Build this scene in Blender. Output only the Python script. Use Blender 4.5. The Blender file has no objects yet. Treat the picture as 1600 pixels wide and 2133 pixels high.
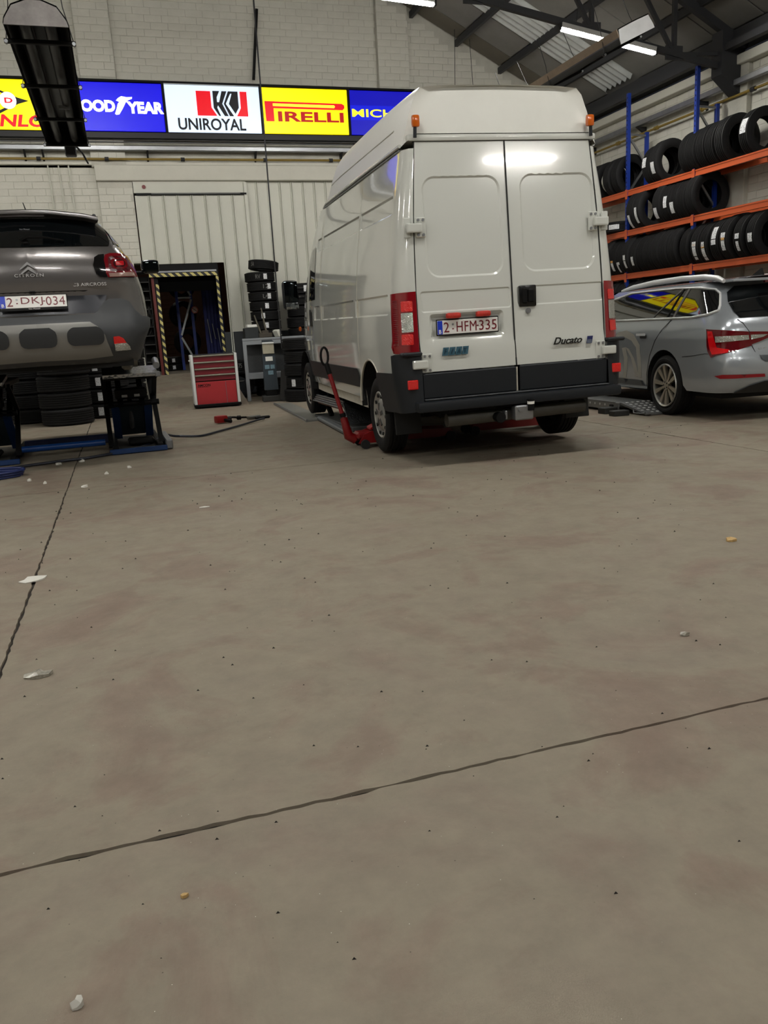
import bpy, bmesh, math, random
from mathutils import Vector, Matrix, Euler
from mathutils.geometry import delaunay_2d_cdt
random.seed(7)
R = math.radians
PI = math.pi
sc = bpy.context.scene
COL = sc.collection

# ------------------------------------------------------------------ camera
YAW, PITCH, ROLL, FPX, CAMH = R(17.2), R(12.82), R(3.3), 1670.0, 1.13
_f = Vector((0, math.cos(PITCH), -math.sin(PITCH)))
_r = Vector((1, 0, 0))
_u = _r.cross(_f)
_ir = _r * math.cos(ROLL) - _u * math.sin(ROLL)
_iu = _r * math.sin(ROLL) + _u * math.cos(ROLL)
_M = Matrix((_ir, _iu, -_f)).transposed()
_M = Matrix.Rotation(-YAW, 3, 'Z') @ _M
cam_d = bpy.data.cameras.new('camera')
cam_d.sensor_fit = 'HORIZONTAL'
cam_d.sensor_width = 36.0
cam_d.lens = FPX / 1600 * 36.0
cam_d.clip_start = 0.05
cam = bpy.data.objects.new('camera', cam_d)
COL.objects.link(cam)
cam.matrix_world = Matrix.Translation((0, 0, CAMH)) @ _M.to_4x4()
sc.camera = cam

# ------------------------------------------------------------------ world, exposure
wd = bpy.data.worlds.new('world')
sc.world = wd
wd.use_nodes = True
wd.node_tree.nodes['Background'].inputs[0].default_value = (0.5, 0.55, 0.65, 1)
wd.node_tree.nodes['Background'].inputs[1].default_value = 0.02
vs = sc.view_settings
vs.view_transform = 'Standard'
vs.look = 'None'
vs.exposure = 0.0
vs.gamma = 1.0
vs.use_curve_mapping = False
LAMP_E = 218.0      # emission of the fluorescent tubes
sc.cycles.max_bounces = 5
sc.cycles.diffuse_bounces = 3
sc.cycles.glossy_bounces = 3
sc.cycles.transmission_bounces = 2
sc.cycles.transparent_max_bounces = 4
sc.cycles.caustics_reflective = False
sc.cycles.caustics_refractive = False
sc.cycles.adaptive_threshold = 0.02
sc.cycles.sample_clamp_indirect = 6.0
SIGN_E = 1.0

# ------------------------------------------------------------------ helpers
def lin(c):
    return tuple(((v / 255) / 12.92 if v / 255 <= 0.04045 else ((v / 255 + 0.055) / 1.055) ** 2.4) for v in c)

MATS = {}
def P(name, col, rough=0.5, metal=0.0, var=0.0, vscale=4.0, bump=0.0, bscale=60.0, coat=0.0, spec=0.5, emit=0.0, alpha=None, trans=0.0, rvar=0.0):
    """procedural principled material; col is sRGB 0..255"""
    if name in MATS:
        return MATS[name]
    m = bpy.data.materials.new(name)
    m.use_nodes = True
    nt = m.node_tree
    b = nt.nodes['Principled BSDF']
    c = lin(col)
    b.inputs['Base Color'].default_value = (*c, 1)
    b.inputs['Roughness'].default_value = rough
    b.inputs['Metallic'].default_value = metal
    b.inputs['Specular IOR Level'].default_value = spec
    b.inputs['Coat Weight'].default_value = coat
    b.inputs['Coat Roughness'].default_value = 0.04
    if trans:
        b.inputs['Transmission Weight'].default_value = trans
    if emit:
        b.inputs['Emission Color'].default_value = (*c, 1)
        b.inputs['Emission Strength'].default_value = emit
    if var or bump or rvar:
        tc = nt.nodes.new('ShaderNodeTexCoord')
        if var or rvar:
            n = nt.nodes.new('ShaderNodeTexNoise')
            n.inputs['Scale'].default_value = vscale
            n.inputs['Detail'].default_value = 6
            n.inputs['Roughness'].default_value = 0.65
            nt.links.new(tc.outputs['Object'], n.inputs['Vector'])
        if var:
            rp = nt.nodes.new('ShaderNodeValToRGB')
            rp.color_ramp.elements[0].position = 0.3
            rp.color_ramp.elements[1].position = 0.7
            rp.color_ramp.elements[0].color = (*[v * (1 - var) for v in c], 1)
            rp.color_ramp.elements[1].color = (*[min(1, v * (1 + var)) for v in c], 1)
            nt.links.new(n.outputs['Fac'], rp.inputs['Fac'])
            nt.links.new(rp.outputs['Color'], b.inputs['Base Color'])
        if rvar:
            mr = nt.nodes.new('ShaderNodeMapRange')
            mr.inputs['From Min'].default_value = 0.3
            mr.inputs['From Max'].default_value = 0.7
            mr.inputs['To Min'].default_value = max(0.02, rough - rvar)
            mr.inputs['To Max'].default_value = min(1, rough + rvar)
            nt.links.new(n.outputs['Fac'], mr.inputs['Value'])
            nt.links.new(mr.outputs['Result'], b.inputs['Roughness'])
        if bump:
            n2 = nt.nodes.new('ShaderNodeTexNoise')
            n2.inputs['Scale'].default_value = bscale
            n2.inputs['Detail'].default_value = 4
            nt.links.new(tc.outputs['Object'], n2.inputs['Vector'])
            bp = nt.nodes.new('ShaderNodeBump')
            bp.inputs['Strength'].default_value = bump
            bp.inputs['Distance'].default_value = 0.01
            nt.links.new(n2.outputs['Fac'], bp.inputs['Height'])
            nt.links.new(bp.outputs['Normal'], b.inputs['Normal'])
    MATS[name] = m
    return m

def tagk(o, label=None, cat=None, group=None, kind=None):
    if label: o['label'] = label
    if cat: o['category'] = cat
    if group: o['group'] = group
    if kind: o['kind'] = kind
    return o

def thing(name, label, cat, loc=(0, 0, 0), rot=(0, 0, 0), group=None, order='XYZ', kind=None):
    o = bpy.data.objects.new(name, None)
    o.empty_display_size = 0.1
    COL.objects.link(o)
    o.location = loc
    o.rotation_mode = order
    o.rotation_euler = rot
    tagk(o, label, cat, group, kind)
    return o

def link(name, me, mat=None, parent=None, loc=(0, 0, 0), rot=(0, 0, 0), scale=None):
    o = bpy.data.objects.new(name, me)
    COL.objects.link(o)
    if mat is not None and len(me.materials) == 0:
        me.materials.append(mat)
    o.location = loc
    o.rotation_euler = rot
    if scale: o.scale = scale
    if parent is not None:
        o.parent = parent
    return o

class MB:
    def __init__(s):
        s.v = []; s.f = []
    def add(s, vs_, fs):
        n = len(s.v)
        s.v += [tuple(x) for x in vs_]
        s.f += [tuple(i + n for i in f) for f in fs]
        return s
    def box(s, c, d, rot=None, M=None):
        cx, cy, cz = c; a, b, e = d[0] / 2, d[1] / 2, d[2] / 2
        vs_ = [Vector((x, y, z)) for x in (-a, a) for y in (-b, b) for z in (-e, e)]
        if rot:
            m = Euler(rot).to_matrix()
            vs_ = [m @ v for v in vs_]
        vs_ = [v + Vector(c) for v in vs_]
        if M: vs_ = [M @ v for v in vs_]
        return s.add(vs_, [(0, 1, 3, 2), (4, 6, 7, 5), (0, 4, 5, 1), (2, 3, 7, 6), (0, 2, 6, 4), (1, 5, 7, 3)])
    def rbox(s, c, d, bev=0.01, rot=None, seg=1):
        bm = bmesh.new()
        bmesh.ops.create_cube(bm, size=1)
        for v in bm.verts: v.co = Vector((v.co.x * d[0], v.co.y * d[1], v.co.z * d[2]))
        bmesh.ops.bevel(bm, geom=list(bm.edges), offset=min(bev, min(d) * .45), segments=seg, affect='EDGES', profile=0.6)
        m = Euler(rot).to_matrix() if rot else Matrix.Identity(3)
        bm.verts.index_update()
        s.add([m @ v.co + Vector(c) for v in bm.verts], [[v.index for v in f.verts] for f in bm.faces])
        bm.free()
        return s
    def cyl(s, p0, p1, r, n=12, r2=None, caps=True):
        p0, p1 = Vector(p0), Vector(p1)
        d = (p1 - p0).normalized()
        a = d.orthogonal().normalized(); b = d.cross(a)
        r2 = r if r2 is None else r2
        vs_ = []
        for p, rr in ((p0, r), (p1, r2)):
            for i in range(n):
                t = 2 * PI * i / n
                vs_.append(p + (a * math.cos(t) + b * math.sin(t)) * rr)
        fs = [(i, (i + 1) % n, n + (i + 1) % n, n + i) for i in range(n)]
        if caps: fs += [tuple(range(n))[::-1], tuple(range(n, 2 * n))]
        return s.add(vs_, fs)
    def beam(s, p0, p1, w, h, up=(0, 0, 1)):
        p0, p1 = Vector(p0), Vector(p1)
        d = (p1 - p0).normalized()
        a = d.cross(Vector(up))
        if a.length < 1e-5: a = d.orthogonal()
        a.normalize(); b = a.cross(d)
        vs_ = [p + a * (x * w / 2) + b * (y * h / 2) for p in (p0, p1) for x, y in ((-1, -1), (1, -1), (1, 1), (-1, 1))]
        return s.add(vs_, [(0, 3, 2, 1), (4, 5, 6, 7), (0, 1, 5, 4), (1, 2, 6, 5), (2, 3, 7, 6), (3, 0, 4, 7)])
    def tube(s, pts, r, n=8, caps=True):
        pts = [Vector(p) for p in pts]
        rings = []
        a = None
        for i, p in enumerate(pts):
            d = (pts[min(i + 1, len(pts) - 1)] - pts[max(i - 1, 0)]).normalized()
            if a is None: a = d.orthogonal().normalized()
            a = (a - d * a.dot(d)).normalized()
            b = d.cross(a)
            rr = r[i] if isinstance(r, (list, tuple)) else r
            rings.append([p + (a * math.cos(2 * PI * k / n) + b * math.sin(2 * PI * k / n)) * rr for k in range(n)])
        vs_ = [v for ring in rings for v in ring]
        fs = []
        for i in range(len(rings) - 1):
            for k in range(n):
                fs.append((i * n + k, i * n + (k + 1) % n, (i + 1) * n + (k + 1) % n, (i + 1) * n + k))
        if caps: fs += [tuple(range(n))[::-1], tuple(range(len(vs_) - n, len(vs_)))]
        return s.add(vs_, fs)
    def lathe(s, prof, n=32, axis='Z', c=(0, 0, 0), closed=False, caps=False):
        """prof: list of (radius, height)"""
        vs_ = []
        for i in range(n):
            t = 2 * PI * i / n
            for r_, h in prof:
                p = (r_ * math.cos(t), r_ * math.sin(t), h)
                if axis == 'X': p = (h, p[0], p[1])
                elif axis == 'Y': p = (p[0], h, p[1])
                vs_.append(Vector(p) + Vector(c))
        m = len(prof); fs = []
        for i in range(n):
            j = (i + 1) % n
            for k in range(m if closed else m - 1):
                q = (k + 1) % m
                fs.append((i * m + k, j * m + k, j * m + q, i * m + q))
        if caps:
            fs.append(tuple(i * m for i in range(n))[::-1]); fs.append(tuple(i * m + m - 1 for i in range(n)))
        return s.add(vs_, fs)
    def prism(s, poly, h, M):
        """poly 2D list extruded from 0 to h along local z, placed by matrix M"""
        n = len(poly)
        co, _, fs, *_ = delaunay_2d_cdt([Vector(p) for p in poly], [], [list(range(n))], 1, 1e-6)
        k = len(co)
        vs_ = [M @ Vector((c.x, c.y, z)) for z in (h, 0) for c in co]
        ff = [tuple(f) for f in fs] + [tuple(i + k for i in reversed(f)) for f in fs]
        s.add(vs_, ff)
        base = [M @ Vector((p[0], p[1], z)) for z in (h, 0) for p in poly]
        s.add(base, [(i, i + n, (i + 1) % n + n, (i + 1) % n) for i in range(n)])
        return s
    def mesh(s, name, smooth=None, fix=False):
        me = bpy.data.meshes.new(name)
        me.from_pydata([tuple(v) for v in s.v], [], s.f)
        if fix:
            bm = bmesh.new(); bm.from_mesh(me)
            bmesh.ops.remove_doubles(bm, verts=bm.verts, dist=1e-5)
            bmesh.ops.recalc_face_normals(bm, faces=bm.faces)
            bm.to_mesh(me); bm.free()
        me.update()
        if smooth:
            me.shade_smooth()
            me.set_sharp_from_angle(angle=R(smooth))
        return me
    def build(s, name, mat, parent=None, smooth=None, loc=(0, 0, 0), rot=(0, 0, 0), fix=False):
        return link(name, s.mesh(name, smooth, fix), mat, parent, loc, rot)

def copy_tree(o, parent=None):
    c = o.copy(); COL.objects.link(c); c.parent = parent
    for ch in o.children: copy_tree(ch, c)
    return c

def text_mesh(body, w, h, depth=0.004, bold=0.0, shear=0.0, spacing=1.0):
    """built-in font text as a mesh centred at the origin in the XZ plane, facing -Y, fitted to w x h"""
    cu = bpy.data.curves.new('text_tmp', 'FONT')
    cu.body = body; cu.size = 1.0; cu.extrude = 0.02; cu.offset = bold; cu.shear = shear; cu.space_character = spacing
    cu.resolution_u = 4
    ob = bpy.data.objects.new('text_tmp', cu)
    COL.objects.link(ob)
    dg = bpy.context.evaluated_depsgraph_get()
    me = bpy.data.meshes.new_from_object(ob.evaluated_get(dg))
    bpy.data.objects.remove(ob); bpy.data.curves.remove(cu)
    me.materials.clear()
    xs = [v.co.x for v in me.vertices]; ys = [v.co.y for v in me.vertices]
    x0, x1, y0, y1 = min(xs), max(xs), min(ys), max(ys)
    for v in me.vertices:
        x, y, z = v.co
        v.co = ((x - (x0 + x1) / 2) / (x1 - x0) * w, -z / 0.04 * depth, (y - (y0 + y1) / 2) / (y1 - y0) * h)
    me.name = 'text'
    return me

def interp(tab):
    def f(z):
        if z <= tab[0][0]: return tab[0][1]
        for (a, va), (b, vb) in zip(tab, tab[1:]):
            if z <= b:
                u = (z - a) / (b - a)
                return va + (vb - va) * u
        return tab[-1][1]
    return f

def smoothtab(tab):
    """monotone-ish smooth interpolation (catmull-rom) through the table"""
    def f(z):
        n = len(tab)
        if z <= tab[0][0]: return tab[0][1]
        if z >= tab[-1][0]: return tab[-1][1]
        for i in range(n - 1):
            if z <= tab[i + 1][0]:
                x0, y0 = tab[i]; x1, y1 = tab[i + 1]
                h = x1 - x0; u = (z - x0) / h
                def sl(j):
                    if j <= 0: return (tab[1][1] - tab[0][1]) / (tab[1][0] - tab[0][0])
                    if j >= n - 1: return (tab[-1][1] - tab[-2][1]) / (tab[-1][0] - tab[-2][0])
                    d0 = (tab[j][1] - tab[j - 1][1]) / (tab[j][0] - tab[j - 1][0]); d1 = (tab[j + 1][1] - tab[j][1]) / (tab[j + 1][0] - tab[j][0])
                    return 0.0 if d0 * d1 <= 0 else 2 * d0 * d1 / (d0 + d1)
                m0, m1 = sl(i) * h, sl(i + 1) * h
                return (2 * u ** 3 - 3 * u ** 2 + 1) * y0 + (u ** 3 - 2 * u ** 2 + u) * m0 + (-2 * u ** 3 + 3 * u ** 2) * y1 + (u ** 3 - u ** 2) * m1
    return f

def rrect(x0, x1, z0, z1, r, n=5):
    pts = []
    for cx, cz, a0 in ((x1 - r, z1 - r, 0), (x0 + r, z1 - r, 90), (x0 + r, z0 + r, 180), (x1 - r, z0 + r, 270)):
        for i in range(n + 1):
            a = R(a0 + 90 * i / n)
            pts.append((cx + r * math.cos(a), cz + r * math.sin(a)))
    return pts

def inpoly(p, poly):
    x, y = p; c = False; n = len(poly); j = n - 1
    for i in range(n):
        xi, yi = poly[i]; xj, yj = poly[j]
        if (yi > y) != (yj > y) and x < (xj - xi) * (y - yi) / (yj - yi) + xi: c = not c
        j = i
    return c

def subdiv(poly, step):
    out = []
    n = len(poly)
    for i in range(n):
        a = Vector(poly[i]); b = Vector(poly[(i + 1) % n])
        k = max(1, int((b - a).length / step))
        for q in range(k):
            out.append(tuple(a + (b - a) * (q / k)))
    return out

def patch(fn, outline, step=0.06, holes=(), recess=(), center=(0, 2, 1), thick=0.0, mirror=False):
    """surface over a 2D outline; fn(u, v, depth) -> 3D; recess: list of (loop, inner_loop, depth)"""
    out = subdiv(outline, step)
    pts = list(out); edges = []
    loops = [out] + [subdiv(h, step) for h in holes]
    for rc in recess: loops += [subdiv(rc[0], step), subdiv(rc[1], step)]
    pts = []; 
    for lp in loops:
        b = len(pts); pts += lp
        edges += [(b + i, b + (i + 1) % len(lp)) for i in range(len(lp))]
    us = [p[0] for p in out]; vs_ = [p[1] for p in out]
    u0, u1, v0, v1 = min(us), max(us), min(vs_), max(vs_)
    nu = max(1, int((u1 - u0) / step)); nv = max(1, int((v1 - v0) / step))
    for i in range(nu):
        for j in range(nv):
            p = (u0 + (i + .5) * (u1 - u0) / nu, v0 + (j + .5) * (v1 - v0) / nv)
            if inpoly(p, out) and not any(inpoly(p, h) for h in holes):
                if min((p[0] - q[0]) ** 2 + (p[1] - q[1]) ** 2 for q in pts[:sum(len(l) for l in loops)]) > (step * .35) ** 2:
                    pts.append(p)
    co, _, fs, *_ = delaunay_2d_cdt([Vector(p) for p in pts], edges, [], 0, 1e-6)
    def dep(p):
        for lo, li, d in recess:
            if inpoly(p, li): return d
            if any(abs(p[0] - q[0]) + abs(p[1] - q[1]) < 1e-5 for q in subdiv(li, step)): return d
        return 0.0
    V = [Vector(fn(c.x, c.y, dep((c.x, c.y)) if recess else 0.0)) for c in co]
    F = []
    C0 = Vector(center)
    for f in fs:
        m = ((co[f[0]] + co[f[1]] + co[f[2]]) / 3)
        if not inpoly(m, out) or any(inpoly(m, h) for h in holes): continue
        a, b, c = V[f[0]], V[f[1]], V[f[2]]
        nrm = (b - a).cross(c - a)
        if nrm.dot((a + b + c) / 3 - C0) < 0: f = f[::-1]
        F.append(tuple(f))
    mb = MB()
    if mirror:
        V = [Vector((-v.x, v.y, v.z)) for v in V]; F = [f[::-1] for f in F]
    mb.add(V, F)
    return mb

class Wrap:
    """car shell: t<0 rear face (centre at -T0), 0..TC corner, >TC side; left side (x<0)"""
    def __init__(s, W, XC, YR, B, T0, TC, bul=0.02, plan=None):
        s.W, s.XC, s.YR, s.B, s.T0, s.TC, s.bul, s.plan = W, XC, YR, B, T0, TC, bul, plan
    def pt(s, t, z):
        w, xc, y0, b = s.W(z), s.XC(z), s.YR(z), s.B(z)
        if t <= 0:
            k = 1 + t / s.T0
            return Vector((-xc * k, y0 - s.bul * (1 - k * k), z))
        if t < s.TC:
            a = t / s.TC * PI / 2
            return Vector((-(xc + (w - xc) * math.sin(a)), y0 + b * (1 - math.cos(a)), z))
        y = y0 + b + (t - s.TC)
        return Vector((-(w - (s.plan(y) if s.plan else 0)), y, z))
    def nrm(s, t, z):
        e = 1e-3
        a = s.pt(t + e, z) - s.pt(t - e, z); b = s.pt(t, z + e) - s.pt(t, z - e)
        n = b.cross(a).normalized()
        ref = Vector((0, -1, 0)) if t <= 0 else Vector((-1, -.2, 0))
        return n if n.dot(ref) > 0 else -n
    def fn(s, off=0.0):
        return lambda t, z, d=0.0: s.pt(t, z) + s.nrm(t, z) * (off - d)
    def ty(s, y, z): return y - (s.YR(z) + s.B(z)) + s.TC
    def tx(s, x, z):
        x = abs(x); xc, w = s.XC(z), s.W(z)
        if x <= xc: return s.T0 * (x / xc - 1)
        return s.TC / (PI / 2) * math.asin(min(1, (x - xc) / (w - xc)))
    def side(s, pts): return [(s.ty(y, z), z) for y, z in pts]
    def rear(s, pts): return [(s.tx(x, z), z) for x, z in pts]

# ------------------------------------------------------------------ materials
M_brick = P('painted_brick', (205, 203, 192), 0.75, var=0.06, vscale=3, bump=0.5, bscale=25)
M_mortar = P('painted_joint', (190, 188, 177), 0.85, var=0.15, vscale=2.2, bump=0.4, bscale=40)
M_plaster = P('painted_concrete', (206, 204, 192), 0.7, var=0.05, vscale=2, bump=0.3, bscale=20)
M_sheet = P('painted_sheet_metal', (203, 203, 191), 0.5, var=0.04, vscale=1.5)
M_blackm = P('black_steel', (9, 9, 10), 0.55, spec=0.2)
M_darkm = P('dark_grey_steel', (40, 40, 42), 0.5, metal=0.3)
M_rubber = P('tyre_rubber', (17, 17, 18), 0.72, spec=0.3, bump=0.25, bscale=90)
M_rubber2 = P('tyre_rubber_grey', (25, 25, 26), 0.75, spec=0.3, bump=0.25, bscale=90)
M_chrome = P('chrome', (215, 215, 218), 0.12, metal=1.0)
M_galv = P('galvanised_steel', (150, 152, 155), 0.38, metal=0.85, var=0.1, vscale=8)
M_blue = P('rack_blue', (22, 52, 140), 0.42)
M_orange = P('rack_orange', (196, 88, 44), 0.45)
M_white = P('white_paper', (232, 232, 226), 0.7)
M_red = P('jack_red', (122, 8, 12), 0.4, coat=0.2)
M_truss = P('truss_dark_paint', (48, 49, 52), 0.6)

# ================================================================== SETTING
YB, XR = 16.5, 9.9
def roof_z(x): return 10.3 - 0.496 * abs(x)
def bk(x, z, Y):
    k = Y / YB
    return x * k, CAMH + (z - CAMH) * k

# ---- floor: concrete slabs with ragged joints
def concrete(name, seed):
    m = bpy.data.materials.new(name); m.use_nodes = True
    nt = m.node_tree; b = nt.nodes['Principled BSDF']; N = nt.nodes.new; L = nt.links.new
    tc = N('ShaderNodeTexCoord')
    mp = N('ShaderNodeMapping'); mp.inputs['Location'].default_value = (seed, seed * .7, 0)
    L(tc.outputs['Object'], mp.inputs['Vector'])
    def noise(s, d=6, r=.6, dist=0.0):
        n = N('ShaderNodeTexNoise'); n.inputs['Scale'].default_value = s; n.inputs['Detail'].default_value = d
        n.inputs['Roughness'].default_value = r; n.inputs['Distortion'].default_value = dist
        L(mp.outputs['Vector'], n.inputs['Vector']); return n
    def ramp(src, stops):
        r_ = N('ShaderNodeValToRGB'); e = r_.color_ramp.elements
        e[0].position, e[0].color = stops[0][0], (*lin(stops[0][1]), 1)
        e[1].position, e[1].color = stops[-1][0], (*lin(stops[-1][1]), 1)
        for p_, c_ in stops[1:-1]:
            q = e.new(p_); q.color = (*lin(c_), 1)
        L(src, r_.inputs['Fac']); return r_
    big = ramp(noise(1.5, 9, .66, .5).outputs['Fac'], [(.26, (137, 119, 107)), (.42, (145, 131, 117)), (.50, (151, 142, 126)), (.58, (149, 139, 124)), (.76, (141, 124, 112))])
    mid = noise(7, 8, .7)
    mx = N('ShaderNodeMix'); mx.data_type = 'RGBA'; mx.blend_type = 'OVERLAY'; mx.inputs['Factor'].default_value = .38
    L(big.outputs['Color'], mx.inputs['A'])
    mr = ramp(mid.outputs['Fac'], [(.3, (96, 94, 92)), (.7, (160, 160, 158))])
    L(mr.outputs['Color'], mx.inputs['B'])
    # small dark pits and pale specks
    vo = N('ShaderNodeTexVoronoi'); vo.inputs['Scale'].default_value = 34
    L(mp.outputs['Vector'], vo.inputs['Vector'])
    vr = N('ShaderNodeValToRGB'); vr.color_ramp.elements[0].position = .03; vr.color_ramp.elements[1].position = .07
    vr.color_ramp.elements[0].color = (.35, .35, .35, 1); vr.color_ramp.elements[1].color = (1, 1, 1, 1)
    L(vo.outputs['Distance'], vr.inputs['Fac'])
    gate = N('ShaderNodeMath'); gate.operation = 'GREATER_THAN'; gate.inputs[1].default_value = .8
    sp = N('ShaderNodeSeparateColor'); L(vo.outputs['Color'], sp.inputs['Color']); L(sp.outputs['Red'], gate.inputs[0])
    m2 = N('ShaderNodeMix'); m2.data_type = 'RGBA'; m2.blend_type = 'MULTIPLY'
    L(gate.outputs[0], m2.inputs['Factor']); L(mx.outputs['Result'], m2.inputs['A']); L(vr.outputs['Color'], m2.inputs['B'])
    vo2 = N('ShaderNodeTexVoronoi'); vo2.inputs['Scale'].default_value = 60
    L(mp.outputs['Vector'], vo2.inputs['Vector'])
    lt = N('ShaderNodeMath'); lt.operation = 'LESS_THAN'; lt.inputs[1].default_value = .055; L(vo2.outputs['Distance'], lt.inputs[0])
    sp2 = N('ShaderNodeSeparateColor'); L(vo2.outputs['Color'], sp2.inputs['Color'])
    g2 = N('ShaderNodeMath'); g2.operation = 'GREATER_THAN'; g2.inputs[1].default_value = .93; L(sp2.outputs['Green'], g2.inputs[0])
    g3 = N('ShaderNodeMath'); g3.operation = 'MULTIPLY'; L(lt.outputs[0], g3.inputs[0]); L(g2.outputs[0], g3.inputs[1])
    m3 = N('ShaderNodeMix'); m3.data_type = 'RGBA'; m3.inputs['B'].default_value = (*lin((215, 212, 200)), 1)
    L(g3.outputs[0], m3.inputs['Factor']); L(m2.outputs['Result'], m3.inputs['A'])
    L(m3.outputs['Result'], b.inputs['Base Color'])
    rr = N('ShaderNodeMapRange'); rr.inputs['From Min'].default_value = .3; rr.inputs['From Max'].default_value = .7
    rr.inputs['To Min'].default_value = .62; rr.inputs['To Max'].default_value = .85
    L(noise(2.3, 6, .6).outputs['Fac'], rr.inputs['Value']); L(rr.outputs['Result'], b.inputs['Roughness'])
    b.inputs['Specular IOR Level'].default_value = .22
    bp = N('ShaderNodeBump'); bp.inputs['Strength'].default_value = .35; bp.inputs['Distance'].default_value = .006
    L(noise(38, 6, .75).outputs['Fac'], bp.inputs['Height']); L(bp.outputs['Normal'], b.inputs['Normal'])
    return m
M_floor = concrete('worn_concrete', 3.0)
M_joint = P('dirty_joint_filler', (52, 47, 42), 0.9, var=0.4, vscale=20, bump=0.6, bscale=80)
fl = MB().box((0, 5, -0.06), (24, 36, 0.1)).build('floor', M_joint); tagk(fl, kind='structure')
JX = [-11.5, -5.95, -0.55, 4.85, 10.3]; JY = [-12.5, -8.5, -3.4, 1.76, 6.9, 12.04, 16.9]
def ragged(a, b, seed, amp, n):
    rnd = random.Random(seed); pts = []
    chip = 0
    for i in range(n):
        u = i / n
        if rnd.random() < .05: chip = rnd.uniform(.4, 1.6)
        chip *= .75
        j = amp * (rnd.uniform(-.5, .5) + chip)
        pts.append((u, j))
    return pts
for i in range(len(JX) - 1):
    for j in range(len(JY) - 1):
        x0, x1, y0, y1 = JX[i] + .005, JX[i + 1] - .005, JY[j] + .005, JY[j + 1] - .005
        near = abs(y0 - 1.76) < 3.7 or abs(y1 - 1.76) < .1
        poly = []
        for k, (ax, ay, bx, by, nx, ny) in enumerate(((x0, y0, x1, y0, 0, 1), (x1, y0, x1, y1, -1, 0), (x1, y1, x0, y1, 0, -1), (x0, y1, x0, y0, 1, 0))):
            for u, d in ragged(0, 1, i * 100 + j * 10 + k, .008, 130 if near else 50):
                poly.append((ax + (bx - ax) * u + nx * max(-.003, d), ay + (by - ay) * u + ny * max(-.003, d)))
        MB().prism(poly, .02, Matrix.Translation((0, 0, -.02))).build('slab', M_floor, fl)

# ---- back wall core with door opening
wb = MB()
T = .25
wb.box(((-11.5 - .03) / 2, YB + T / 2, 2.2), (11.5 - .03, T, 4.4))
wb.box((0.275, YB + T / 2 - .04, 3.5), (.61, T + .08, 1.8)).box((0.205, YB + T / 2 - .04, 1.3), (.47, T + .08, 2.6))          # jamb pilaster below the beam
wb.box((8.6, YB + T / 2, 2.2), (3.6, T, 4.4))                      # right of the door opening
n = 24
for i in range(n):                                                  # gable above
    a, b = -11.5 + 23 * i / n, -11.5 + 23 * (i + 1) / n
    za, zb = roof_z(a) + .1, roof_z(b) + .1
    wb.add([(a, YB, 4.3), (b, YB, 4.3), (b, YB, zb), (a, YB, za), (a, YB + T, 4.3), (b, YB + T, 4.3), (b, YB + T, zb), (a, YB + T, za)],
           [(0, 1, 2, 3), (5, 4, 7, 6), (0, 4, 5, 1), (3, 2, 6, 7)])
for (a, b) in ((-.09, .52), (5.49, 6.13), (-5.6, -5.0)):            # pilasters
    wb.box(((a + b) / 2, YB - .04, 4.3 + (roof_z(b) - 4.3) / 2), (b - a, .13, roof_z(max(abs(a), abs(b))) - 4.3))
wall_back = wb.build('wall_back', M_mortar); tagk(wall_back, kind='structure')

def brick_meshes(k=4, L=.3075, H=.1165, D=.014):
    out = []
    for q in range(k):
        rnd = random.Random(q + 50)
        bm = bmesh.new(); bmesh.ops.create_cube(bm, size=1)
        for v in bm.verts:
            v.co = Vector((v.co.x * (L + rnd.uniform(-.004, .004)), v.co.y * D, v.co.z * (H + rnd.uniform(-.005, .003)) - (.006 if q == 3 and v.co.z > 0 else 0)))
        fr = [e for e in bm.edges if all(v.co.y < 0 for v in e.verts)]
        bmesh.ops.bevel(bm, geom=fr, offset=.004, segments=1, affect='EDGES')
        me = bpy.data.meshes.new('brick'); bm.to_mesh(me); bm.free(); me.materials.append(M_brick); out.append(me)
    return out
BRK = brick_meshes()
PITCHB = .12
def lay(cells, parent, axis, limit=300):
    """cells: (u, z, length factor, plane coordinate); axis 'Y' wall facing -Y or 'X' wall facing -X"""
    rnd = random.Random(3)
    rest = MB()
    for k, (u, z, lf, pl) in enumerate(cells):
        d = rnd.uniform(-.003, .003)
        if k < limit:
            o = link('brick', rnd.choice(BRK), None, parent)
            o.scale = (lf, 1, 1)
            if axis == 'Y': o.location = (u, pl + d, z); o.rotation_euler = (0, rnd.uniform(-.012, .012), 0)
            else: o.location = (pl + d, u, z); o.rotation_euler = (rnd.uniform(-.012, .012), 0, R(-90))
        else:
            L_ = .303 * lf
            if axis == 'Y': rest.rbox((u, pl + d, z), (L_ + .003, .014, .1165), .004)
            else: rest.rbox((pl + d, u, z), (.014, L_ + .003, .1165), .004)
    if rest.v:
        o = rest.build('brick_field', M_brick, parent); tagk(o, kind='stuff')
cells = []
def course_cells(x0, x1, z, row, plane, L=.31, topf=None):
    off = (row % 2) * L / 2 + ((row * 7) % 5) * .018
    x = x0 - off
    while x < x1 - .02:
        a, b = max(x, x0), min(x + L, x1)
        if b - a > .05 and (topf is None or z + .1 < topf((a + b) / 2) - .03 and z + .1 < topf(b) and z + .1 < topf(a)):
            cells.append(((a + b) / 2, z, (b - a - .004) / .31, plane))
        x += L
rows = int((7.6 - 5.80) / PITCHB)
vis = []
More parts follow.
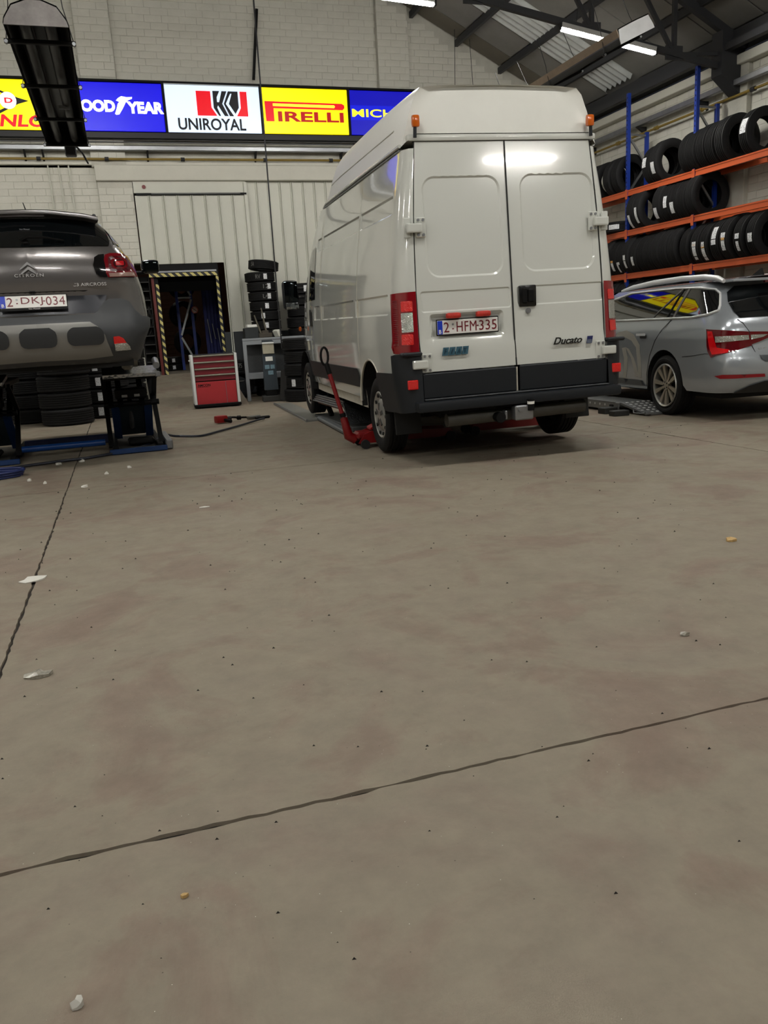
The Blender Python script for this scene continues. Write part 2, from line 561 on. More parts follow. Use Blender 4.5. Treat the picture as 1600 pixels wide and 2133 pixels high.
for r_ in range(rows):
    z = 5.80 + .06 + r_ * PITCHB
    course_cells(.52, 5.49, z, r_, YB, topf=roof_z)
    course_cells(-1.9, -.09, z, r_, YB, topf=roof_z)
    course_cells(6.13, 9.2, z, r_, YB, topf=roof_z)
    course_cells(-.09, .52, z, r_, YB - .105, topf=roof_z)
    course_cells(5.49, 6.13, z, r_, YB - .105, topf=roof_z)
for r_ in range(22):
    z = 4.24 - r_ * PITCHB
    course_cells(-2.0, -.03, z, r_, YB)
    if z < 3.99: course_cells(-.03, .58 if z > 2.65 else .44, z, r_, YB - .08)
for r_ in range(3):
    course_cells(-2.0, -.09, 4.72 - r_ * PITCHB, r_, YB); course_cells(-.09, .52, 4.72 - r_ * PITCHB, r_ + 1, YB - .105)
cells.sort(key=lambda c: 0 if c[1] < 6.75 or c[0] > 6.1 else 1)
lay(cells, wall_back, 'Y')

# concrete lintel over the doors and projecting band
lt_ = MB().rbox((5.2, YB - .05, 4.19), (10.5, .2, .27), .01)
lt_.box((4.0, YB - .04, 4.36), (15.5, .12, .05))
lintel = lt_.build('trim_1', M_plaster); tagk(lintel, kind='structure')

# ---- sliding sheet-metal doors
def ribbed(name, x0, x1, z0, z1, Y, pitch, parent, hole=None):
    """pressed sheet pieces between ribs; each sheet and each rib is its own part"""
    n = int(round((x1 - x0) / pitch)); p = (x1 - x0) / n
    for i in range(n):
        a, b = x0 + i * p, x0 + (i + 1) * p
        segs = [(z0, z1)]
        if hole and b > hole[0] + .01 and a < hole[1] - .01:
            segs = [(hole[2], z1)]
        for (q0, q1) in segs:
            aa, bb = a, b
            MB().rbox(((aa + bb) / 2, Y, (q0 + q1) / 2), (bb - aa - .002, .03, q1 - q0), .003).build('sheet_panel', M_sheet, parent)
        if i:
            q0 = hole[2] if hole and hole[0] < a < hole[1] else z0
            rb = MB()
            for dx in (-.017, .017):
                rb.prism([(dx - .012, 0), (dx + .012, 0), (dx + .006, .022), (dx - .006, .022)], q1 - q0, Matrix.Translation((a, Y - .014, q0)) @ Matrix.Scale(-1, 4, (0, 1, 0)))
            rb.build('rib', M_sheet, parent, fix=True)
d1 = thing('door_1', None, None, kind='structure')
YD = 16.42
ribbed('door_1', .60, 2.66, .10, 3.80, YD, .257, d1, hole=(.60, 1.985, 2.57))
MB().box((1.63, YD + .01, 3.95), (2.08, .05, .21)).build('fascia_board', M_sheet, d1)
MB().cyl((.78, YD - .03, 3.95), (.78, YD, 3.95), .035, 12).build('red_knob', P('dark_red_plastic', (110, 20, 22), .4), d1, smooth=40)
MB().box((1.65, YD - .03, 3.82), (2.04, .05, .035)).build('track', M_blackm, d1)
MB().cyl((.9, YD - .06, 3.825), (2.55, YD - .06, 3.825), .012, 8).build('track_rod', M_galv, d1)
d2 = thing('door_2', None, None, kind='structure')
ribbed('door_2', 2.66, 6.8, .05, 4.05, YD + .06, .225, d2)
MB().rbox((2.66, YD - .02, 2.0), (.07, .07, 4.06), .008).build('door_post', M_sheet, d2)
M_band = P('charcoal_wall_paint', (44, 48, 52), .6, var=.08)
tagk(MB().box((2.36, YD - .016, .64), (.72, .012, 1.22)).build('trim_2', M_band), kind='structure')
tagk(MB().box((4.4, YD + .03, .62), (3.3, .012, 1.2)).build('trim_3', M_band), kind='structure')

# ---- right wall
wr = MB().box((XR + .125, 3, 2.5), (.25, 30, 5.05))
for yp in (11.5, 6.5, 1.5):
    wr.box((XR - .03, yp, 2.5), (.12, .55, 5.02))
wall_right = wr.build('wall_right', M_mortar); tagk(wall_right, kind='structure')
cells = []
for r_ in range(33):
    z = 4.80 - r_ * PITCHB
    course_cells(9.2, 11.2, z, r_, XR); course_cells(11.8, 16.45, z, r_, XR)
    course_cells(11.22, 11.78, z, r_, XR - .08)
cells.sort(key=lambda c: (0 if c[1] > 1.35 else 1, c[0]))
lay(cells, wall_right, 'X')
tagk(MB().rbox((XR - .06, 4, 4.93), (.22, 25, .14), .01).build('trim_4', M_plaster), kind='structure')
tagk(MB().box((XR - .15, 4, 5.25), (.22, 25, .18)).box((XR - .35, 4, 5.10), (.12, 25, .10)).build('trim_5', M_truss), kind='structure')
# ---- left and front walls (outside the frame, they bound the hall)
tagk(MB().box((-10.0, 3, 3.0), (.25, 30, 6.0)).build('wall_left', P('painted_brick_far', (205, 203, 192), .7, var=.1, vscale=2)), kind='structure')
tagk(MB().box((0, -12.0, 5.2), (21, .25, 10.5)).build('wall_front', P('low_bounce_dark_grey', (84, 84, 86), .6, var=.1, vscale=1)), kind='structure')  # unseen wall; dark grey added to cut light bounced onto the vehicles

# ---- roof
M_roof = P('fibre_cement_board', (132, 130, 126), .8, var=.12, vscale=1.3)
M_roofd = P('fibre_cement_brown', (108, 103, 92), .85, var=.1, vscale=1.3)
sl = math.atan(.496)
ce = MB()
for sgn in (-1, 1):
    for k in range(1):
        x1 = 10.3
        ce.add([(0, -12.2, 10.36), (0, 16.7, 10.36), (sgn * x1, 16.7, roof_z(x1) + .06), (sgn * x1, -12.2, roof_z(x1) + .06),
                (0, -12.2, 10.46), (0, 16.7, 10.46), (sgn * x1, 16.7, roof_z(x1) + .16), (sgn * x1, -12.2, roof_z(x1) + .16)],
               [(0, 1, 2, 3), (7, 6, 5, 4), (0, 4, 5, 1), (2, 6, 7, 3)])
ceil = ce.build('ceiling', M_roof); tagk(ceil, kind='structure')
PX = [4.35, 5.3, 6.25, 7.2, 8.15, 9.1, 9.85]
YS = [16.45, 15.95, 15.12]
SLOPE = Matrix.Rotation(sl, 4, 'Y')
def on_roof(x, y, dz=0): return (x, y, roof_z(x) + dz)
seams = [16.46, 15.95, 15.12, 14.1, 13.05, 12.0, 10.95, 9.9, 8.85]
for i in range(len(PX) - 1):
    xm = (PX[i] + PX[i + 1]) / 2; L_ = (PX[i + 1] - PX[i]) / math.cos(sl) - .03
    for j in range(len(seams) - 1):
        ym = (seams[j] + seams[j + 1]) / 2; w_ = seams[j] - seams[j + 1] - .025
        if j == 2: continue
        MB().rbox((0, 0, 0), (L_, w_, .02), .004).build('roof_board', M_roofd if j == 0 else M_roof, ceil, loc=on_roof(xm, ym, .03), rot=(0, sl, 0))
# corrugated translucent sheet strip
M_trans = P('translucent_corrugated', (196, 200, 198), .3, spec=.8, var=.12, vscale=3)
cs = MB()
nx, ny = 2, 72
y0, y1 = 14.12, 15.10
vsx = []
for j in range(ny + 1):
    y = y0 + (y1 - y0) * j / ny
    h = .036 * math.cos(2 * PI * (y - y0) / .163)
    for i in range(nx):
        x = 4.2 if i == 0 else 9.72
        vsx.append((x, y, roof_z(x) + .0 + h))
cs.add(vsx, [(j * nx, j * nx + 1, (j + 1) * nx + 1, (j + 1) * nx) for j in range(ny)])
cs.build('corrugated_sheet', M_trans, ceil, smooth=60)
for k, x in enumerate(PX[:6]):
    nm = ['highest purlin in view', 'purlin sixth up from the wall', 'purlin ending beside the brick pier', 'second purlin along the gable', 'third purlin along the gable', 'purlin nearest the right wall'][k]
    o = MB().rbox((x, 5.0, roof_z(x) - .06), (.075, 23.0, .12), .006).build('purlin', M_truss)
    o['label'] = 'dark steel roof ' + nm; o['category'] = 'purlin'; o['group'] = 'roof purlins'
# ---- trusses
def truss(Y, label, full=True):
    t = thing('roof_truss', label, 'roof truss', (0, Y, 0), group='steel roof trusses')
    def zt(x): return 4.78 + .176 * (9.9 - x)
    for s in (1, -1):
        MB().beam((s * 9.95, 0, 4.78), (s * .1, 0, zt(.1)), .07, .09).build('tie_beam', M_truss, t)
        MB().beam((s * 10.0, 0, roof_z(10.0) - .17), (s * .05, 0, roof_z(0) - .17), .09, .12).build('rafter', M_truss, t)
        xs = [8.65, 7.2, 5.3, 3.2, 1.2]
        for k, x in enumerate(xs):
            MB().beam((s * x, 0, zt(x)), (s * x, 0, roof_z(x) - .2), .06, .06, up=(0, 1, 0)).build('vertical_strut', M_truss, t)
            x2 = x - .85 if k == 0 else x - 1.1
            MB().beam((s * x, 0, zt(x)), (s * x2, 0, roof_z(x2) - .2), .055, .055, up=(0, 1, 0)).build('diagonal_strut', M_truss, t)
            MB().box((s * x, 0, zt(x) + .02), (.3, .03, .2)).build('gusset_plate', M_truss, t)
        MB().add([(s * 9.88, y, z) for y in (-.12, .12) for z in (5.35, 4.72)] + [(s * 9.45, y, z) for y in (-.12, .12) for z in (5.35, 4.72)] + [(s * 9.86, y, 4.40) for y in (-.12, .12)],
                 [(0, 4, 6, 2), (0, 1, 5, 4), (2, 6, 7, 3), (4, 5, 7, 6), (1, 8, 5), (3, 7, 9), (8, 9, 7, 5), (0, 2, 3, 1)]).build('wall_bracket', M_truss, t)
        MB().beam((s * 8.8, 0, zt(8.8) + .03), (s * 9.9, 0, 5.06), .05, .05).build('knee_strut', M_truss, t)
    return t
truss(11.5, 'dark steel roof truss above the tyre rack and van')
truss(6.5, 'dark steel roof truss overhead in front of the van')

# ---- ramp up to the store doorway and the store room behind
rp = MB().add([(.45, 13.9, .002), (2.0, 13.9, .002), (2.0, 16.42, .50), (.45, 16.42, .50), (.45, 13.9, -.01), (2.0, 13.9, -.01), (2.0, 16.42, -.01), (.45, 16.42, -.01)],
              [(0, 1, 2, 3), (0, 4, 5, 1), (1, 5, 6, 2), (3, 7, 4, 0), (2, 6, 7, 3)])
tagk(rp.build('floor_ramp', M_floor), kind='structure')
sr = MB().box((1.5, 20.0, .40), (7.0, 6.9, .2))
tagk(sr.build('floor_store', M_floor), kind='structure')
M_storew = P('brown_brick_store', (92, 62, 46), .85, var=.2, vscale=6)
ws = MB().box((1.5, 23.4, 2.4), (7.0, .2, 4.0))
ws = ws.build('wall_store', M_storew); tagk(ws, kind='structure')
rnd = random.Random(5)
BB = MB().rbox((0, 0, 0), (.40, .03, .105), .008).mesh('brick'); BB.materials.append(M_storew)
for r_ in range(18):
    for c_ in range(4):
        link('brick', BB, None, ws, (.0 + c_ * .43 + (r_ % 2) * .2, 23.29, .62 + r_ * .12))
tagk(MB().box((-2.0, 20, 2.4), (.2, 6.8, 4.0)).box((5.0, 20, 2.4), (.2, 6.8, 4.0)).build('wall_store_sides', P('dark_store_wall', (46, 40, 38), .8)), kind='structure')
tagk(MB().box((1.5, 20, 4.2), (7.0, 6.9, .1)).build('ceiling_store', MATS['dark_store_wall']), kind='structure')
# hazard-taped door frame
su = thing('shelf_unit', 'dark narrow shelf unit just inside the store doorway', 'shelf', (.58, 16.95, .5))
for s_ in (-1, 1): MB().box((s_ * .11, 0, .95), (.02, .3, 1.9)).build('shelf_side', P('shelf_black', (14, 13, 13), .6), su)
for k in range(11): MB().box((0, 0, .08 + k * .17), (.2, .3, .016)).build('shelf_board', P('shelf_edge_grey', (74, 72, 70), .5), su)
MB().box((0, .16, .95), (.24, .02, 1.9)).build('shelf_back', MATS['shelf_black'], su)
M_haz = None
def hazard():
    m = bpy.data.materials.new('hazard_tape'); m.use_nodes = True
    nt = m.node_tree; b = nt.nodes['Principled BSDF']
    tc = nt.nodes.new('ShaderNodeTexCoord'); w = nt.nodes.new('ShaderNodeTexWave')
    w.bands_direction = 'DIAGONAL'; w.inputs['Scale'].default_value = 4.6
    nt.links.new(tc.outputs['Object'], w.inputs['Vector'])
    r_ = nt.nodes.new('ShaderNodeValToRGB'); r_.color_ramp.interpolation = 'CONSTANT'
    r_.color_ramp.elements[0].color = (.012, .012, .012, 1); r_.color_ramp.elements[1].position = .5; r_.color_ramp.elements[1].color = (*lin((205, 192, 120)), 1)
    nt.links.new(w.outputs['Fac'], r_.inputs['Fac']); nt.links.new(r_.outputs['Color'], b.inputs['Base Color'])
    b.inputs['Roughness'].default_value = .5
    return m
M_haz = hazard()
d3 = thing('door_3', None, None, kind='structure')
MB().box((.80, 16.53, 1.48), (.09, .1, 1.98)).build('left_jamb', M_blackm, d3)
MB().box((1.975, 16.5, 1.4), (.05, .1, 2.3)).build('right_jamb', M_blackm, d3)
MB().box((1.33, 16.46, 2.49), (1.3, .08, .17)).build('header', M_blackm, d3)
MB().box((1.36, 16.58, 2.24), (1.3, .08, .34)).build('roller_box', P('roller_black', (4, 4, 4), .9, spec=.05), d3)
MB().box((1.33, 16.405, 2.43), (1.26, .012, .03)).build('header_strip', M_galv, d3)
MB().box((1.33, 16.41, 2.37), (1.28, .012, .065)).build('hazard_tape', M_haz, d3)
MB().box((.825, 16.47, 1.35), (.055, .012, 1.72)).build('hazard_tape', M_haz, d3)
MB().box((1.965, 16.44, 1.4), (.05, .012, 1.86)).build('hazard_tape', M_haz, d3)
MB().box((.745, 16.50, 1.4), (.05, .06, 1.9)).build('red_post', P('oxide_red_steel', (96, 24, 18), .5), d3)
# ================================================================== LAMPS
M_tube = P('lit_tube', (254, 251, 244), .4, emit=LAMP_E)
M_fix = P('lamp_housing', (190, 190, 188), .5)
def lamp(p0, p1, label, group='fluorescent ceiling lamps', wires=None):
    p0, p1 = Vector(p0), Vector(p1)
    c = (p0 + p1) / 2; d = p1 - p0; L_ = d.length
    t = thing('ceiling_lamp', label, 'lamp', c, group=group)
    t.rotation_euler = (0, math.atan2(-d.z, d.x) if abs(d.x) > abs(d.y) else 0, math.atan2(d.y, d.x) if abs(d.y) > abs(d.x) else 0)
    MB().rbox((0, 0, 0), (L_, .085, .07), .025, seg=1).build('tube_cover', M_tube, t, smooth=60)
    MB().rbox((0, 0, .036), (L_, .11, .07), .006).build('housing', M_fix, t)
    for s in (-1, 1):
        MB().rbox((s * (L_ / 2 + .015), 0, .01), (.04, .092, .1), .01).build('end_cap', M_darkm, t)
        MB().cyl((s * L_ * .35, 0, .07), (s * L_ * .35, 0, .3), .006, 6).build('hanger', M_darkm, t)
    return t
lamp((6.68, 11.5, 5.27), (8.30, 11.5, 5.01), 'lit white tube lamp below the truss beside the silver heater')
lamp((3.25, 11.5, 5.57), (4.70, 11.5, 5.48), 'lit white tube lamp at the top edge above the van')
for Y in (4.0, -3.5):
    for x in (-7.2, -3.9, 0.0, 3.9, 7.2):
        if Y == 6.5 and x == 0.0: pass
        z = 5.55 if abs(x) > 6 else 5.95
        lamp((x - .75, Y, z), (x + .75, Y, z), 'lit white tube lamp hung overhead outside the picture', 'lamps overhead outside the picture')
for x in (-.2, -4.0, -7.4):
    lamp((x - .75, 11.5, 5.75), (x + .75, 11.5, 5.75), 'lit white tube lamp hung overhead outside the picture', 'lamps overhead outside the picture')
# store room tube
t = thing('ceiling_lamp', 'small lit tube lamp seen through the store doorway', 'lamp', (1.22, 20.2, 2.55))
MB().rbox((0, 0, 0), (.5, .05, .05), .02, seg=2).build('tube_cover', P('lit_tube_small', (255, 250, 238), .4, emit=40.0), t)
MB().box((0, 0, .05), (.5, .08, .04)).build('housing', M_darkm, t)

# ================================================================== LIGHT-BOX SIGNS
YS_ = 16.28
def emis(name, col, e): return P(name, col, .35, emit=e, spec=.4)
E_y = emis('sign_yellow', (255, 236, 0), .82 * SIGN_E)
E_b = emis('sign_blue', (16, 10, 205), .9 * SIGN_E)
E_b2 = emis('sign_navy', (10, 8, 190), .55 * SIGN_E)
E_w = emis('sign_white', (214, 230, 250), .85 * SIGN_E)
E_red = emis('sign_red', (226, 8, 30), .7 * SIGN_E)
E_dred = emis('sign_dark_red', (190, 6, 20), .45 * SIGN_E)
E_ink = P('sign_black', (8, 10, 24), .5)
E_wl = emis('sign_white_letter', (255, 255, 255), .9 * SIGN_E)
E_yl = emis('sign_yellow_letter', (255, 250, 60), .9 * SIGN_E)
for _m in (E_red, E_dred, E_wl, E_yl): _m.cycles.emission_sampling = 'NONE'
SZ0, SZ1 = bk(0, 4.91, YS_)[1], bk(0, 5.76, YS_)[1]
def sign(x0, x1, label, face):
    x0, x1 = bk(x0, 0, YS_)[0], bk(x1, 0, YS_)[0]
    t = thing('light_box_sign', label, 'sign', ((x0 + x1) / 2, YS_, (SZ0 + SZ1) / 2), group='brand light boxes on the back wall')
    w, h = x1 - x0, SZ1 - SZ0
    MB().rbox((0, .10, 0), (w - .01, .17, h - .005), .01).build('box_body', M_blackm, t)
    MB().rbox((0, .005, 0), (w - .045, .02, h - .03), .008).build('face_panel', face, t)
    MB().box((0, .03, h / 2 + .015), (w, .1, .035)).build('top_frame', M_blackm, t)
    MB().box((0, .03, -h / 2 - .05), (w, .1, .09)).build('bottom_frame', M_darkm, t)
    for s in (-1, 1): MB().box((s * (w / 2 - .012), -.005, 0), (.022, .03, h)).build('side_frame', M_blackm, t)
    return t, w, h
def flat(t, name, polys, mat, y=-.008, th=.006):
    """polygons in the sign's XZ plane"""
    mb = MB()
    Mx = Matrix(((1, 0, 0, 0), (0, 0, -1, y), (0, 1, 0, 0), (0, 0, 0, 1)))
    for p in polys: mb.prism(p, th, Mx)
    return mb.build(name, mat, t, fix=True)
def letters(t, body, w, h, x, z, mat, y=-.01, **k):
    return link('lettering', text_mesh(body, w, h, .006, **k), mat, t, (x, y, z))
# 1 yellow, red letters and round emblem
t, w, h = sign(-2.22, -.45, 'yellow light box with red letters and a round arrow emblem', E_y)
letters(t, 'DUNLOP', 1.50, .20, .03, -.26, E_red, bold=.03, shear=.18)
cx = -1.28 * YS_ / YB - (-2.22 - .45) / 2 * YS_ / YB
cx = (-1.34) * YS_ / YB - t.location.x
flat(t, 'arrow_emblem', [[(cx - .26, .30), (cx - .10, .22), (cx + .16, .11), (cx + .33, .06), (cx + .16, .01), (cx - .10, -.12), (cx - .26, -.2), (cx - .05, .05)]], E_ink)
flat(t, 'arrow_inset', [[(cx - .2, .23), (cx - .05, .16), (cx + .06, .06), (cx - .05, -.05), (cx - .2, -.12), (cx - .03, .05)]], E_y, y=-.012)
MB().cyl((cx, -.02, .06), (cx, -.008, .06), .135, 28).build('emblem_disc', E_wl, t)
letters(t, 'D', .13, .085, cx + .01, .06, E_red, y=-.023, bold=.03)
# 2 blue, white letters with winged foot
t, w, h = sign(-.45, 1.32, 'royal blue light box with white letters and winged foot mark', E_b)
xo = t.location.x
def gx(px): return (-.12 + (px - 165) / (338 - 165) * 1.44) * YS_ / YB - xo
zc = bk(0, 5.28, YS_)[1] - t.location.z
def gz_(py): return bk(0, 5.75 - (py - 172) / 104 * .84, YS_)[1] - t.location.z
letters(t, 'GOOD', gx(233) - gx(140), .20, (gx(233) + gx(140)) / 2, gz_(222), E_wl, bold=.055)
letters(t, 'YEAR', gx(336) - gx(257), .20, (gx(336) + gx(257)) / 2, gz_(224), E_wl, bold=.055)
foot = [(231, 238), (236, 226), (239, 217), (243, 213), (236, 210), (241, 205), (248, 201), (260, 203), (271, 202), (270, 206), (262, 209), (256, 214), (252, 221), (247, 229), (240, 239), (234, 240)]
flat(t, 'winged_foot_mark', [[(gx(a), gz_(b)) for a, b in foot]], E_wl)
# 3 white, red and black emblem
t, w, h = sign(1.32, 3.12, 'pale white light box with red and black emblem over black letters', E_w)
MB().box((0, -.006, h / 2 - .012), (w, .02, .022)).build('pale_rim', P('pale_aluminium', (200, 208, 214), .4), t)
def ux(px): return (-w / 2) + (px - 0) / 1400 * w
# coordinates taken along the sign face: u 0..1400 across, v 0..740 down
def uv(p): return (-w / 2 + p[0] / 1400 * w, h / 2 - p[1] / 740 * h)
def U(ps): return [uv(p) for p in ps]
flat(t, 'emblem_red', [U([(460, 100), (668, 100), (668, 345), (740, 470), (460, 470)])], E_red)
flat(t, 'emblem_red', [U([(1095, 95), (1195, 95), (1195, 470), (1030, 470), (1095, 345)])], E_red)
flat(t, 'emblem_black', [U([(700, 95), (800, 95), (755, 190), (755, 262), (785, 262), (832, 95), (905, 95), (828, 285), (905, 470), (850, 470), (765, 310), (750, 345), (795, 470), (770, 470), (700, 350)]),
                         U([(925, 95), (1065, 95), (1065, 340), (1010, 435), (925, 285), (975, 130), (955, 130), (880, 285), (985, 470), (925, 470), (850, 285)])], E_ink)
letters(t, 'UNIROYAL', .70 * w, .245 * h, -.04 * w + .02, -.31 * h, E_ink, bold=.02)
# 4 yellow, red long-P letters
t, w, h = sign(3.12, 4.86, 'yellow light box with red letters under a long bar', E_y)
def uv2(p): return (-w / 2 + (p[0] - 45) / 890 * w, h / 2 - (p[1] - 105) / 475 * h)
def U2(ps): return [uv2(p) for p in ps]
flat(t, 'bar_letter', [U2([(80, 250), (860, 258), (885, 272), (888, 300), (868, 322), (165, 318), (165, 448), (85, 448)])], E_red)
flat(t, 'bar_inset', [U2([(160, 272), (780, 276), (790, 290), (780, 304), (160, 298)])], E_yl, y=-.015)
letters(t, 'IRELLI', 670 / 890 * w, 100 / 475 * h, uv2((540, 0))[0], uv2((0, 398))[1], E_dred, bold=.028)
# 5 blue, yellow letters
t, w, h = sign(4.86, 6.62, 'blue light box with yellow letters half hidden behind van', E_b2)
MB().box((0, -.006, -.0), (w - .06, .008, .26)).build('lighter_band', emis('sign_mid_blue', (8, 24, 215), .7 * SIGN_E), t)
letters(t, 'MICHELIN', 1.6, .145, -.01, -.005, E_yl, bold=.015)

# ================================================================== SERVICES ON THE WALLS
t = thing('cable_tray', 'galvanised cable tray running along back and right walls', 'cable tray', (0, 0, 0))
MB().rbox((3.9, YB - .165, 4.60), (12.2, .10, .075), .006).build('tray_section', M_galv, t)
MB().rbox((XR - .17, 5.0, 4.60), (.10, 22.7, .085), .006).build('tray_section', M_galv, t)
for x in (-1.2, -.9, .9, 2.9, 4.6, 6.4, 8.4): MB().prism([(0, 0), (.2, 0), (.2, -.16)], .03, Matrix.Translation((x, YB - .22, 4.56)) @ Matrix(((0, 0, 1, 0), (1, 0, 0, 0), (0, 1, 0, 0), (0, 0, 0, 1)))).build('bracket', M_darkm, t, fix=True)
for y in (15.6, 13.9, 12.2, 10.4, 8.5): MB().prism([(0, 0), (.22, 0), (.22, -.14)], .05, Matrix.Translation((XR - .23, y, 4.55)) @ Matrix(((1, 0, 0, 0), (0, 0, 1, 0), (0, 1, 0, 0), (0, 0, 0, 1)))).build('bracket', M_darkm, t, fix=True)
M_yel = P('gas_pipe_yellow', (132, 110, 44), .45, var=.15, vscale=6)
t = thing('gas_pipe', 'thin yellow gas pipe below the cable tray on both walls', 'pipe', (0, 0, 0))
MB().tube([(-2.5, YB - .15, 4.42), (XR - .16, YB - .15, 4.42), (XR - .13, YB - .16, 4.42), (XR - .13, -6, 4.42)], .022, 10).build('pipe_run', M_yel, t, smooth=50)
for x in (-1.0, .15, 1.5, 3.05, 4.35, 5.6, 7.4): MB().cyl((x, YB - .15, 4.42), (x + .07, YB - .15, 4.42), .036, 10).build('pipe_clip', M_darkm, t)
for y in (15.8, 14.6, 13.4, 12.2, 11.0, 9.8): MB().cyl((XR - .13, y, 4.42), (XR - .13, y + .09, 4.42), .036, 10).build('pipe_clip', M_yel if y > 12 else M_darkm, t)
t = thing('conduit', 'pair of thin grey conduits above the cable tray', 'conduit', (0, 0, 0))
for z in (4.715, 4.755): MB().cyl((-2.4, YB - .135, z), (9.6, YB - .135, z), .011, 8).build('conduit_run', M_galv, t)
for k, x in enumerate((-.80, -.62, -.45)):
    o = MB().cyl((x, YB - .04, 2.2), (x - .04, YB - .04, 4.4), .012, 8).build('wall_conduit', M_sheet)
    tagk(o, 'thin painted conduit on brick, ' + ['leftmost', 'middle', 'rightmost'][k] + ' of three above grey car', 'conduit', 'painted conduits above the grey car')
o = MB().beam((3.00, YB - .10, 5.84), (3.17, YB - .10, 7.05), .05, .03, up=(0, 1, 0)).build('hanger_bar', M_blackm)
tagk(o, 'black flat bar on the brick wall above the signs', 'bar')
o = MB().tube([(2.67, 14.0, 6.9), (2.665, 14, 5.0), (2.66, 14, 3.6), (2.655, 14, 2.0), (2.66, 14.0, .9)], .012, 6).build('hanging_cable', M_darkm)
tagk(o, 'thin dark cable hanging in front of the white doors', 'cable')
for k, (x, dx) in enumerate(((7.05, -.06), (7.35, .12))):
    o = MB().tube([(x, 16.2, 6.9), (x + dx, 16.2, 4.8)], .006, 5).build('hanging_wire', M_darkm)
    tagk(o, ['left', 'right'][k] + ' thin wire hanging before the gable above van', 'wire', 'wires before the gable')
o = MB().cyl((9.86, 15.35, 3.2), (9.86, 15.35, 4.36), .014, 8).build('wall_conduit', M_sheet)
tagk(o, 'thin white conduit on the right wall behind the van', 'conduit')

# ================================================================== RADIANT HEATERS
def heater(x, y0, y1, z, label, tilt=0, near_shiny=True, w=.45, boxy=False):
    L_ = y1 - y0
    t = thing('radiant_heater', label, 'heater', (x, (y0 + y1) / 2, z), (0, R(tilt), 0))
    refl = P('heater_reflector_black', (10, 10, 12), .35, metal=.4)
    refs = P('heater_reflector_silver', (120, 116, 108), .3, metal=.9, var=.15)
    prof = [(-w / 2, -.04), (-w / 2 + .01, .0), (-w / 2 + .07, .09), (-.05, .13), (.05, .13), (w / 2 - .07, .09), (w / 2 - .01, 0), (w / 2, -.04)]
    if boxy: prof = [(-w / 2, -.05), (-w / 2 + .005, .0), (-w / 2 + .03, .10), (-.05, .105), (.05, .105), (w / 2 - .03, .10), (w / 2 - .005, 0), (w / 2, -.05)]
    mb = MB()
    vs_ = [(px, sy * L_ / 2, pz) for sy in (-1, 1) for px, pz in prof] + [(px * 1.02, sy * L_ / 2, pz + .012) for sy in (-1, 1) for px, pz in prof]
    n = len(prof)
    fs = [(i, i + 1, n + i + 1, n + i) for i in range(n - 1)] + [(2 * n + i + 1, 2 * n + i, 3 * n + i, 3 * n + i + 1) for i in range(n - 1)]
    mb.add(vs_, fs); mb.build('reflector_trough', refl if not near_shiny else refs if False else refl, t)
    for s in (-1, 1):
        MB().cyl((s * .09, -L_ / 2 + .02, .03), (s * .09, L_ / 2 - .02, .03), .045, 16).build('burner_tube', P('burner_tube_black', (26, 26, 27), .4, metal=.6, var=.3, vscale=5), t, smooth=50)
        MB().prism([(px, pz) for px, pz in prof], .012, Matrix.Translation((0, s * L_ / 2 + .006, 0)) @ Matrix(((1, 0, 0, 0), (0, 0, -1, 0), (0, 1, 0, 0), (0, 0, 0, 1)))).build('end_plate', P('heater_end_plate', (206, 207, 208), .4, metal=.25, var=.08, vscale=6) if boxy else P('heater_end_plate_dull', (112, 108, 106), .3, metal=.9, var=.3, vscale=5) if s < 0 else refl, t, fix=True)
    k = int(L_ / 1.25)
    for i in range(k + 1):
        y = -L_ / 2 + .3 + (L_ - .4) * i / k
        MB().rbox((0, y, -.055), (w + .07, .035, .03), .004).build('support_bar', M_blackm, t)
        for s in (-1, 1):
            MB().tube([(s * (w / 2 + .02), y, -.05), (s * (w / 2 - .03), y, .2), (s * (w / 2 - .05), y, .5)], .004, 5).build('hanging_chain', M_darkm, t)
            MB().cyl((s * (w / 2 + .02), y - .02, -.06), (s * (w / 2 + .02), y + .02, -.06), .014, 8).build('eye_bolt', M_galv, t)
    return t
h1 = heater(-.30, 7.02, 10.85, 3.50, 'black twin-tube radiant heater hanging over the grey car')
MB().rbox((.02, 2.19, -.02), (.13, .14, .16), .01).build('burner_box', M_darkm, h1)
MB().tube([(.09, 2.13, 0), (.15, 2.2, -.06), (.2, 2.4, -.14)], .012, 6).build('gas_hose', M_darkm, h1)
MB().box((.06, .35, -.02), (.1, .02, .03)).build('rating_label', M_galv, h1)
h2 = heater(5.96, 8.6, 12.8, 4.24, 'silver-ended radiant heater hanging over the van', tilt=-24, w=.48, boxy=True)
MB().box((-.23, 0, .03), (.012, 4.2, .16)).build('side_skirt', P('heater_skirt_brown', (120, 104, 88), .4, metal=.5, var=.2), h2)
# ================================================================== WHEELS AND TYRES
def tyre_profile(r, w, ri, grooves=4):
    """closed (radius, axial) profile"""
    h = r - ri
    out = [(ri, -w * .36), (ri + .012, -w * .40), (ri + h * .35, -w * .485), (ri + h * .6, -w * .495), (r - .028, -w * .465), (r - .008, -w * .42)]
    tw = w * .40
    out.append((r - .001, -tw))
    for g in range(grooves):
        c = -tw + (g + 1) * 2 * tw / (grooves + 1)
        out += [(r, c - .008), (r - .009, c - .005), (r - .009, c + .005), (r, c + .008)]
    out.append((r - .001, tw))
    out += [(r - .008, w * .42), (r - .028, w * .465), (ri + h * .6, w * .495), (ri + h * .35, w * .485), (ri + .012, w * .40), (ri, w * .36),
            (ri + .004, w * .32), (ri + h * .45, w * .43), (r - .03, w * .38), (r - .022, 0), (r - .03, -w * .38), (ri + h * .45, -w * .43), (ri + .004, -w * .32)]
    return out
TYM = {}
